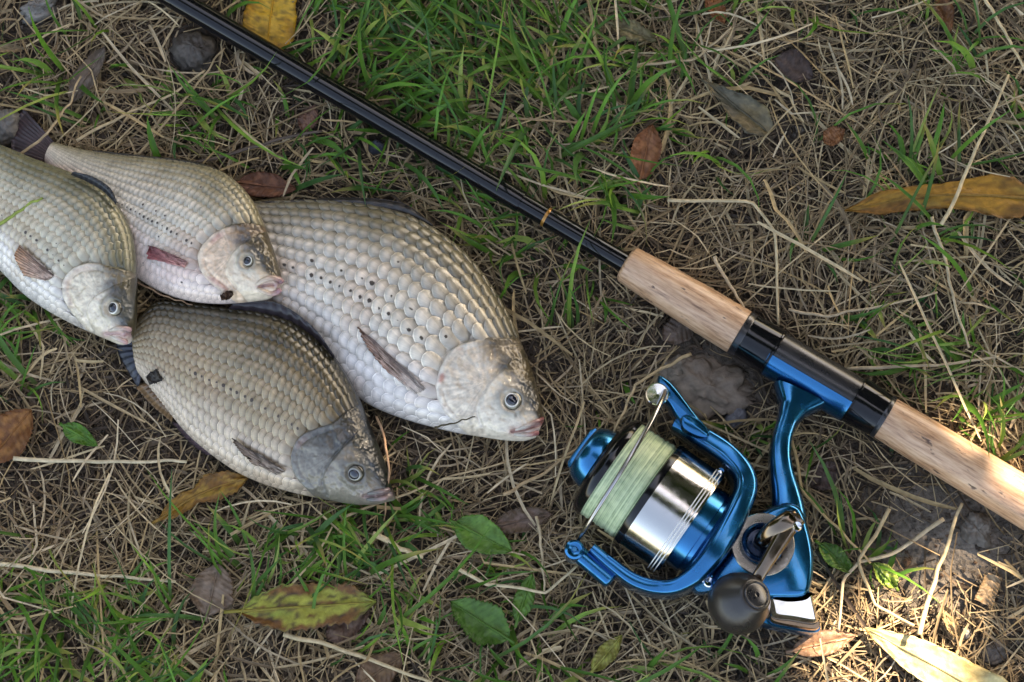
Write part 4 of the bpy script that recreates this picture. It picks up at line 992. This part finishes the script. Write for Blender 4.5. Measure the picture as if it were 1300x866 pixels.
# small green weeds
WG = 'broad green weed leaves'
fallen_leaf('rounded green weed leaf between dark fish and reel', (578, 664), (650, 700), 46, '66903a', '578232', None, seed=31, curl=.35, lift=.05, serr=.08, z=.012, name='weed_leaf', cat_='weed', grp=WG, mat_='greenleaf')
fallen_leaf('lobed dark green weed leaf below the curved straw', (646, 812), (572, 764), 52, '5b8634', '4c752c', None, seed=32, curl=.4, lift=.06, serr=.22, z=.010, name='weed_leaf', cat_='weed', grp=WG, mat_='greenleaf')
fallen_leaf('small upright green weed leaf beside the kinked straw', (656, 790), (676, 728), 26, '648f3a', '578232', None, seed=33, curl=.25, serr=.03, z=.011, name='weed_leaf', cat_='weed', grp=WG, mat_='greenleaf')
fallen_leaf('glossy green leaf bud on the bare soil near the reel', (1138, 746), (1108, 714), 24, '5f8030', '8a9a4a', None, seed=34, curl=.5, serr=.0, z=.008, name='weed_leaf', cat_='weed', grp=WG, mat_='greenleaf')
fallen_leaf('green leaf half hidden behind the reel body tail', (1040, 690), (1084, 728), 26, '55782c', '48691f', None, seed=35, curl=.3, serr=.0, z=.009, name='weed_leaf', cat_='weed', grp=WG, mat_='greenleaf')
fallen_leaf('pointed green leaf in the straw under the dark fish tail', (80, 540), (124, 566), 24, '5a8a30', '4d7c2a', None, seed=36, curl=.2, serr=.0, z=.012, name='weed_leaf', cat_='weed', grp=WG, mat_='greenleaf')

# ------------------------------------------------------------------ pebbles and clods
def rock(name, label, u, v, ru, rv, hgt, c, seed, cat_, rot=0.0, sink=.35, rough=.18):
    ctr = P(u, v, hgt*.5); n, m = 34, 52
    th_, ph_ = np.meshgrid(np.linspace(0, math.pi, n), np.linspace(0, 2*math.pi, m, endpoint=False), indexing='ij')
    x, y, z = np.sin(th_)*np.cos(ph_), np.sin(th_)*np.sin(ph_), np.cos(th_)
    k = 1+rough*(fbm(x*1.6+seed, y*1.6+z*1.3, seed)-.5)*2+rough*.6*(fbm(x*5+seed, y*5+z*4, seed+4)-.5)*2+rough*.35*(fbm(x*17+seed, y*17+z*13, seed+6)-.5)*2
    X = x*k*ru*q0; Y = y*k*rv*q0; Z = z*k*hgt
    cs, sn = math.cos(rot), math.sin(rot)
    V = np.stack([ctr[0]+X*cs-Y*sn, ctr[1]+X*sn+Y*cs, hgt*(1-2*sink)*.5+Z], -1).reshape(-1, 3)
    F = [tuple(int(a) for a in f) for f in gridfaces(n, m, True)]
    cc = lin(c)*(.75+.5*fbm(V[:, 0]*260, V[:, 1]*260, seed)[:, None])
    o = mk(name, V, F, M['stone'], col=cc); tag(o, label, cat_); raster(o); return o
rock('pebble', 'rounded dark slate-grey pebble beside the black rod blank', 246, 64, 28, 30, .009, '544d46', 2, 'pebble', .4, .30, .28)
rock('pebble', 'tiny blue-black pebble under the black rod blank', 478, 186, 11, 9, .006, '3c3f48', 4, 'pebble')
rock('pebble', 'weathered pale grey stone beside the pinkish tail fin', 8, 160, 20, 26, .010, '77726c', 5, 'stone', .3, .3, .3)
rock('clay_clod', 'flat dry clay clod between the cork foregrip and the reel', 898, 492, 48, 34, .0055, '857668', 6, 'clod', -.35, .32, .55)
rock('clay_clod', 'smaller pale clay lump touching the chrome line roller', 858, 470, 26, 18, .0045, '8c8072', 8, 'clod', .2, .3, .5)
rock('clay_clod', 'grey clay lump on bare soil beneath the cork rear grip', 1240, 672, 18, 22, .0045, '746c62', 9, 'clod', .5, .3, .5)
rock('pebble', 'small whitish pebble on bare soil near the pale leaf', 1226, 804, 8, 7, .004, 'b0a89c', 10, 'pebble')
rock('pebble', 'bluish pebble in the grass next to the reel stem', 935, 530, 15, 12, .006, '77757a', 11, 'pebble', .6)
rock('clay_clod', 'crumbly brown clod in the straw beyond the pale leaf', 1262, 828, 20, 15, .004, '6b625a', 12, 'clod', .3, .3, .35)
rock('stone_chip', 'grey weathered stone chip in the corner straw', 48, 12, 26, 14, .008, '8b857e', 13, 'stone', .4, .3, .35)

# ------------------------------------------------------------------ single straws one can pick out
SG = 'long pale straws on the grass'
def stalk(label, pts, r=1.8, z=.012, c='c9b48e', name='straw_stalk', smooth=False, grp=SG, cat_='straw'):
    zs = z if hasattr(z, '__len__') else [z]*len(pts)
    w = np.array([P(u, v, zz) for (u, v), zz in zip(pts, zs)])
    p = cat(w, 26) if smooth else even(w, 26)
    p = p+np.stack([.0005*(vnoise(np.arange(26)*.4, np.full(26, pts[0][0]), 3)-.5), .0005*(vnoise(np.arange(26)*.4, np.full(26, pts[0][1]), 5)-.5), .0006*(vnoise(np.arange(26)*.5, np.full(26, pts[0][1]), 6)-.5)], -1)*2
    rr = r*q0*np.linspace(1.15, .7, 26)
    V, F = sweep(p, rr, rr*.6, 7)
    cc = lin(c)*rng.uniform(.85, 1.1, (len(V), 1))
    o = mk(name, V, F, M['stalk'], col=cc); tag(o, label, cat_, grp); return o
stalk('straight pale straw lying across the long curled olive-brown leaf', [(1196, 286), (1240, 190), (1281, 94)], 2.4, [.021, .022, .018])
stalk('long straw leaning into the top corner beyond the olive-brown leaf', [(1246, -8), (1276, 42), (1302, 90)], 2.2)
stalk('pale straw bent sharply downwards above the cork foregrip', [(848, 253), (956, 256), (984, 296), (988, 412)], 2.2, [.010, .012, .014, .014])
stalk('flat straw lying across the bare litter below the dark fish tail', [(18, 583), (120, 586), (236, 585)], 2.6, c='cdbd9c')
stalk('whitish straw running from the green tuft towards the orange-brown folded leaf', [(-5, 716), (100, 728), (222, 738)], 2.6, c='cdbd9c')
stalk('stout whitish twig piece in the grass below the snout of the dark fish', [(474, 677), (500, 692), (536, 708)], 3.6, .014, 'cdb892')
stalk('curved straw ending in a hook below the bail hinge', [(584, 722), (618, 742), (660, 746), (694, 752), (734, 718)], 2.2, .014, 'c8b794')
stalk('thin straw standing beside the hooked straw', [(682, 655), (686, 690), (692, 750)], 1.8, .013, 'bda887')
stalk('golden straw bent twice beside the reel stem', [(1006, 560), (1018, 622), (1092, 700), (1104, 714)], 2.0, [.012, .012, .012, .01], 'c9a877')
stalk('straw bent like an elbow on the bare soil by the reel', [(1198, 660), (1130, 705), (1092, 712), (1070, 734), (1066, 800)], 2.6, .010, 'cdb795')
stalk('forked-looking straw crossing the elbow-bent straw', [(1130, 645), (1112, 680), (1088, 712), (1112, 770), (1160, 794)], 2.4, .014, 'c9ae84')
stalk('long straw rising from the pale sunlit leaf to the cork rear grip', [(1166, 806), (1182, 748), (1206, 680), (1222, 638)], 3.0, [.018, .013, .011, .009], 'c9b48e')
stalk('thin brown stem curling over the snout of the dark fish', [(478, 528), (489, 562), (493, 596), (491, 630), (488, 662)], 1.5, [.022, .026, .025, .02, .01], 'a98566', smooth=True)
stalk('dark woody twig behind the back of the pinkish fish', [(214, 214), (290, 196), (352, 178), (408, 166)], 2.6, .010, '5d5046', cat_='twig')
stalk('straw pointing at the tail fin of the pinkish fish', [(26, 196), (62, 168), (88, 132), (102, 96)], 1.8, [.014, .017, .014, .01], 'b39b78')
stalk('pale straw leaning from the twig to the black rod blank', [(97, 178), (165, 142), (222, 118), (262, 88)], 2.0, .012, 'b8a27e')
stalk('slanting straw crossing the pebble edge near the rod', [(176, 196), (222, 142), (262, 92), (284, 60)], 1.8, .012, 'a8906c')
stalk('broken straw on the litter right of the golden-brown leaf', [(440, 656), (500, 632), (570, 606), (640, 588)], 1.6, .012, 'b59c78')
stalk('long grey straw beside the black reel seat', [(1076, 468), (1140, 464), (1210, 462), (1268, 452)], 2.2, .012, 'b5a285')
stalk('white-tipped straw below the long curled olive-brown leaf', [(1182, 276), (1200, 330), (1214, 392), (1230, 440)], 2.2, .013, 'bba888')
stalk('straw slung across the litter above the black reel seat', [(1000, 393), (1044, 402), (1100, 392), (1190, 372)], 1.8, .012, 'b9a485')
stalk('straw standing against the cork foregrip end', [(906, 325), (925, 360), (950, 398)], 2.2, .013, 'c5b091')
stalk('pale straw bridging the litter at the far corner', [(806, 84), (880, 76), (912, 50), (930, 36)], 1.9, .012, 'b5a080')
stalk('pale straw under the serrated green-yellow leaf', [(360, 806), (410, 816), (470, 836), (560, 872)], 2.8, .010, 'bfac88')
stalk('dry stem slanting from the line roller to the drag knob', [(878, 448), (806, 488), (802, 500), (780, 548)], 2.2, [.012, .014, .014, .012], 'bfa47c')
stalk('dry stem leading to the drag knob over the litter', [(640, 628), (690, 600), (742, 562)], 2.2, .010, 'ab906c')
stalk('single green grass blade lying across the flank of the grey-green carp', [(-12, 290), (6, 281), (24, 268), (40, 257), (54, 251)], 2.2, [ztop(2, 288)+.001, ztop(6, 281)+.0012, ztop(24, 268)+.0015, ztop(40, 257)+.0015, ztop(54, 251)+.0012], '8a9a48', name='grass_blade', grp='single blades on the fish', cat_='grass')
stalk('thin dark stem stuck across the throat of the largest fish', [(552, 543), (575, 538), (604, 529)], 1.1, [ztop(552, 541)+.0006, ztop(575, 538)+.0008, ztop(604, 529)+.0008], '4a4028', grp='single blades on the fish')
stalk('fine reddish stem along the belly of the pinkish fish', [(172, 358), (205, 374), (246, 388)], 1.0, [.020, .020, .020], '8f7258', grp='single blades on the fish')
# ------------------------------------------------------------------ grass and straw (nobody could count it)
def to_strips(p, wd, side, colr, fold, name, material, label, cat_):
    """p (N,K,3) centre lines, wd (N,K) half widths, side (N,3) -> V-folded blades in one mesh"""
    N, K, _ = p.shape
    up = np.zeros_like(p); up[..., 2] = 1
    a = p+side[:, None]*wd[..., None]+up*(wd*fold)[..., None]; b = p-side[:, None]*wd[..., None]+up*(wd*fold)[..., None]
    V = np.stack([a, p, b], 2).reshape(-1, 3)
    base = (np.arange(N)*K*3)[:, None, None]; k = (np.arange(K-1)*3)[None, :, None]; c = np.arange(2)[None, None, :]
    i0 = base+k+c
    F = np.stack([i0, i0+1, i0+4, i0+3], -1).reshape(-1, 4)
    C = np.repeat(colr, 3, axis=1).reshape(-1, 3) if colr.ndim == 3 else np.repeat(colr, K*3, 0)
    o = mk(name, V, F, material, col=C); return tag(o, label, cat_, kind='stuff')

GREEN = [(560, 60, 160, 85, 1.7), (680, 130, 130, 90, 1.2), (480, 30, 90, 60, 1.0), (590, 190, 110, 60, 1.0), (820, 60, 80, 60, .5), (300, 160, 110, 60, .55), (150, 90, 110, 60, .40),
         (640, 300, 90, 70, .7), (420, 220, 80, 40, .8), (760, 250, 70, 60, .5), (20, 430, 45, 80, 1.4), (60, 820, 120, 70, 1.9), (180, 850, 80, 50, 1.0), (20, 760, 60, 60, .9),
         (400, 690, 95, 58, 2.0), (330, 730, 60, 40, .8), (530, 700, 60, 50, .9), (480, 650, 60, 30, .8), (640, 730, 80, 60, .45), (600, 830, 120, 50, .4), (460, 820, 60, 40, .7), (850, 850, 90, 30, .35),
         (1240, 500, 80, 60, .9), (1180, 430, 100, 60, .45), (1270, 300, 60, 50, .8), (1180, 320, 70, 40, .55), (1290, 190, 40, 50, .6), (1120, 230, 80, 30, .30), (720, 330, 60, 60, .5),
         (940, 545, 50, 40, .7), (1030, 560, 40, 40, .5), (700, 420, 60, 50, .45), (1250, 90, 60, 40, .4), (1090, 710, 40, 40, .5), (230, 640, 40, 30, .15), (1000, 20, 80, 30, .25), (120, 590, 120, 80, -.5), (900, 800, 80, 50, -.3), (960, 330, 120, 70, -.2)]
BARE = [(1185, 705, 120, 85, 1.25), (900, 490, 55, 38, .9), (870, 470, 40, 25, .5), (1180, 620, 60, 40, .3), (1010, 80, 45, 35, .5), (945, 190, 45, 30, .35)]
def fin_world(n, full):
    x0, x1, y0, y1 = full
    return np.stack([rng.uniform(x0, x1, n), rng.uniform(y0, y1, n)], -1)
FR = (-.30, .30, -.22, .23); WIDE = (-.75, .75, -.60, .66)
def inframe(xy, m=0.0): return (xy[:, 0] > FR[0]-m) & (xy[:, 0] < FR[1]+m) & (xy[:, 1] > FR[2]-m) & (xy[:, 1] < FR[3]+m)

def green_density(xy):
    uv = PX(np.c_[xy, np.zeros(len(xy))])
    d = blob(uv, GREEN)
    wild = sstep(.45, .7, fbm(xy[:, 0]*9+4, xy[:, 1]*9, 61))*1.0
    f = inframe(xy, -.02).astype(float)
    d = np.where(f > 0, d+.035, wild)
    return np.clip(d, .01, 2.2)

def grass():
    cl = fin_world(20000, WIDE); d = green_density(cl)
    near = inframe(cl)
    keep = rng.random(len(cl)) < d*np.where(near, 1.0, .6)*1.0
    cl = cl[keep]
    k = rng.integers(2, 7, len(cl)); idx = np.repeat(np.arange(len(cl)), k); n = len(idx)
    rt = cl[idx]+rng.normal(0, .0035, (n, 2))
    # each patch leans its own way
    ang = (fbm(rt[:, 0]*14, rt[:, 1]*14, 71)*4*math.pi)+rng.normal(0, 1.0, n)
    lean = np.clip(rng.normal(1.02, .28, n), .25, 1.45)           # from the vertical
    L = np.clip(rng.lognormal(math.log(.031), .40, n), .010, .075)
    K = 6; t = np.linspace(0, 1, K)
    curve = rng.uniform(.1, .9, n)
    th_ = lean[:, None]*(.45+.55*t[None])+curve[:, None]*t[None]**2*.7
    step = L[:, None]/(K-1)
    r = np.concatenate([np.zeros((n, 1)), np.cumsum(np.sin(th_[:, 1:])*step, 1)], 1); h = np.concatenate([np.zeros((n, 1)), np.cumsum(np.cos(th_[:, 1:])*step, 1)], 1)
    tw = rng.normal(0, .45, n)[:, None]*t[None]**1.5
    dx = np.cos(ang[:, None]+tw); dy = np.sin(ang[:, None]+tw)
    z0 = ground_h(rt[:, 0], rt[:, 1])
    p = np.stack([rt[:, :1]+r*dx, rt[:, 1:]+r*dy, np.maximum(z0[:, None]+h, .0008+z0[:, None])], -1)
    ok = ~hits(p, .93); p = p[ok]; ang = ang[ok]; L = L[ok]; n = len(p)
    w0 = np.clip(rng.lognormal(math.log(.00078), .35, n), .0004, .0017)
    wd = w0[:, None]*np.array([.75, .97, 1, .93, .66, .05])[None]
    side = np.stack([-np.sin(ang), np.cos(ang), rng.normal(0, .25, n)], -1); side /= np.linalg.norm(side, axis=1)[:, None]
    pal = np.array([lin('3f6b22'), lin('4f7f2a'), lin('6b8f33'), lin('3a652c'), lin('86984a'), lin('33602f')])
    c = pal[rng.choice(6, n, p=[.28, .28, .16, .14, .07, .07])]*rng.uniform(.75, 1.25, (n, 1))
    tipd = rng.random(n) < .22
    grad = np.linspace(0, 1, K)[None, :, None]
    C = c[:, None]*(1+.15*grad)
    dry = lin('a8934f'); C = np.where(tipd[:, None, None] & (grad > .7), C*.35+dry*.65, C)
    rootc = lin('8f8a5a'); C = C*(1-.5*np.exp(-grad*7))+rootc*.5*np.exp(-grad*7)
    to_strips(p, wd, side, C, .45, 'grass', M['grass'], 'green grass blades growing through the dry straw', 'grass')
    return n

def litter(n_in, n_out, zlo, zhi, lm, ls, wm, pal, name, label, seed, kink=.25, cull=True, K=5):
    xy = np.vstack([fin_world(n_in, FR), fin_world(n_out, WIDE)])
    uv = PX(np.c_[xy, np.zeros(len(xy))])
    d = 1-np.clip(blob(uv, BARE), 0, .985); d *= .35+.9*sstep(.25, .6, fbm(xy[:, 0]*17, xy[:, 1]*17, seed))
    g = np.clip(blob(uv, GREEN), 0, 1.5); d *= 1-.35*np.clip(g-.3, 0, 1)
    xy = xy[rng.random(len(xy)) < d]; n = len(xy)
    t = np.linspace(-.5, .5, K)
    L = np.clip(rng.lognormal(math.log(lm), ls, n), .005, .10)
    ang = fbm(xy[:, 0]*11, xy[:, 1]*11, seed+5)*3*math.pi+rng.normal(0, .9, n)
    bend = rng.normal(0, .32, n)
    a = ang[:, None]+bend[:, None]*t[None]*1.6+((rng.random(n) < kink)*rng.normal(0, .8, n))[:, None]*(t[None] > rng.uniform(-.3, .3, n)[:, None])
    st_ = L[:, None]/(K-1)
    px_ = np.cumsum(np.cos(a)*st_, 1); py_ = np.cumsum(np.sin(a)*st_, 1)
    px_ -= px_.mean(1, keepdims=True); py_ -= py_.mean(1, keepdims=True)
    z = rng.uniform(zlo, zhi, n)[:, None]+rng.normal(0, .10, n)[:, None]*t[None]*L[:, None]+(rng.uniform(-.04, .10, n)*L)[:, None]*(1-4*t[None]**2)
    X = xy[:, :1]+px_; Y = xy[:, 1:]+py_
    gz_ = ground_h(X, Y); z = np.maximum(gz_+z, gz_+.0003)
    p = np.stack([X, Y, z], -1)
    if cull: ok = ~hits(p, .97); p = p[ok]; ang = ang[ok]; n = len(p)
    w0 = np.clip(rng.lognormal(math.log(wm), .38, n), .00018, .0017)
    wd = w0[:, None]*np.interp(t, [-.5, -.3, .3, .5], [.7, 1, .95, .55])[None]
    side = np.stack([-np.sin(ang), np.cos(ang), rng.normal(0, .35, n)], -1); side /= np.linalg.norm(side, axis=1)[:, None]
    pal = np.array([lin(x) for x in pal]); c = pal[rng.integers(0, len(pal), n)]*rng.uniform(.7, 1.2, (n, 1))
    C = c[:, None]*rng.uniform(.88, 1.12, (n, K, 1))
    to_strips(p, wd, side, C, .55, name, M['straw'], label, 'straw'); return n
n1 = litter(26000, 25000, .0002, .0035, .016, .5, .00042, ['4c3f34', '5c4c3c', '6a5946', '736250', '42382f', '54473b'], 'matted_straw', 'brown rotting matted straw covering the soil, darkened further for shade between straws', 201, K=4)  # palette darkened to deepen the shadows between straws
n2 = litter(21000, 26000, .002, .0080, .020, .5, .00032, ['a38c68', 'b09a76', '8f7a5c', 'bda884', '9a8262', 'a89478', '7f6c54'], 'dry_straw', 'loose tan dry straw lying over the ground', 301)
n3 = litter(1500, 2200, .006, .013, .036, .45, .00044, ['b8a17a', 'c6b18c', 'cdb998', 'b0966c'], 'long_dry_straw', 'longer pale dry straw on top of the litter', 401, .3, K=6)
n4 = grass()
# crumbs of earth and plant bits
def crumbs(n):
    xy = np.vstack([fin_world(n, FR), fin_world(n//2, WIDE)]); m = len(xy)
    s = np.clip(rng.lognormal(math.log(.0009), .45, m), .0004, .0034)
    oct_ = np.array([[1, 0, 0], [0, 1, 0], [-1, 0, 0], [0, -1, 0], [0, 0, 1], [0, 0, -1]], float)
    V = oct_[None]*rng.uniform(.6, 1.3, (m, 6, 1))
    a = rng.uniform(0, 6.28, m); cs, sn = np.cos(a)[:, None], np.sin(a)[:, None]
    V = np.stack([V[..., 0]*cs-V[..., 1]*sn+.3*V[..., 2], V[..., 0]*sn+V[..., 1]*cs, V[..., 2]*.7], -1)*s[:, None, None]
    z = ground_h(xy[:, 0], xy[:, 1])
    V = V+np.c_[xy, z+s*.3][:, None]
    f = np.array([[0, 1, 4], [1, 2, 4], [2, 3, 4], [3, 0, 4], [1, 0, 5], [2, 1, 5], [3, 2, 5], [0, 3, 5]])
    F = (f[None]+(np.arange(m)*6)[:, None, None]).reshape(-1, 3)
    pal = np.array([lin(x) for x in ('5a4f45', '6e6256', '7d7268', '4a4038', '84796c', '6a5444')])
    C = np.repeat(pal[rng.integers(0, 6, m)]*rng.uniform(.7, 1.2, (m, 1)), 6, 0)
    tag(mk('soil_crumbs', V.reshape(-1, 3), F, M['soil'], smooth=False, col=C), 'loose crumbs of grey-brown soil between the straw', 'soil', kind='stuff')
crumbs(16000)
print('blades', n4, 'straw', n1, n2, n3, 'objects', len(bpy.data.objects))
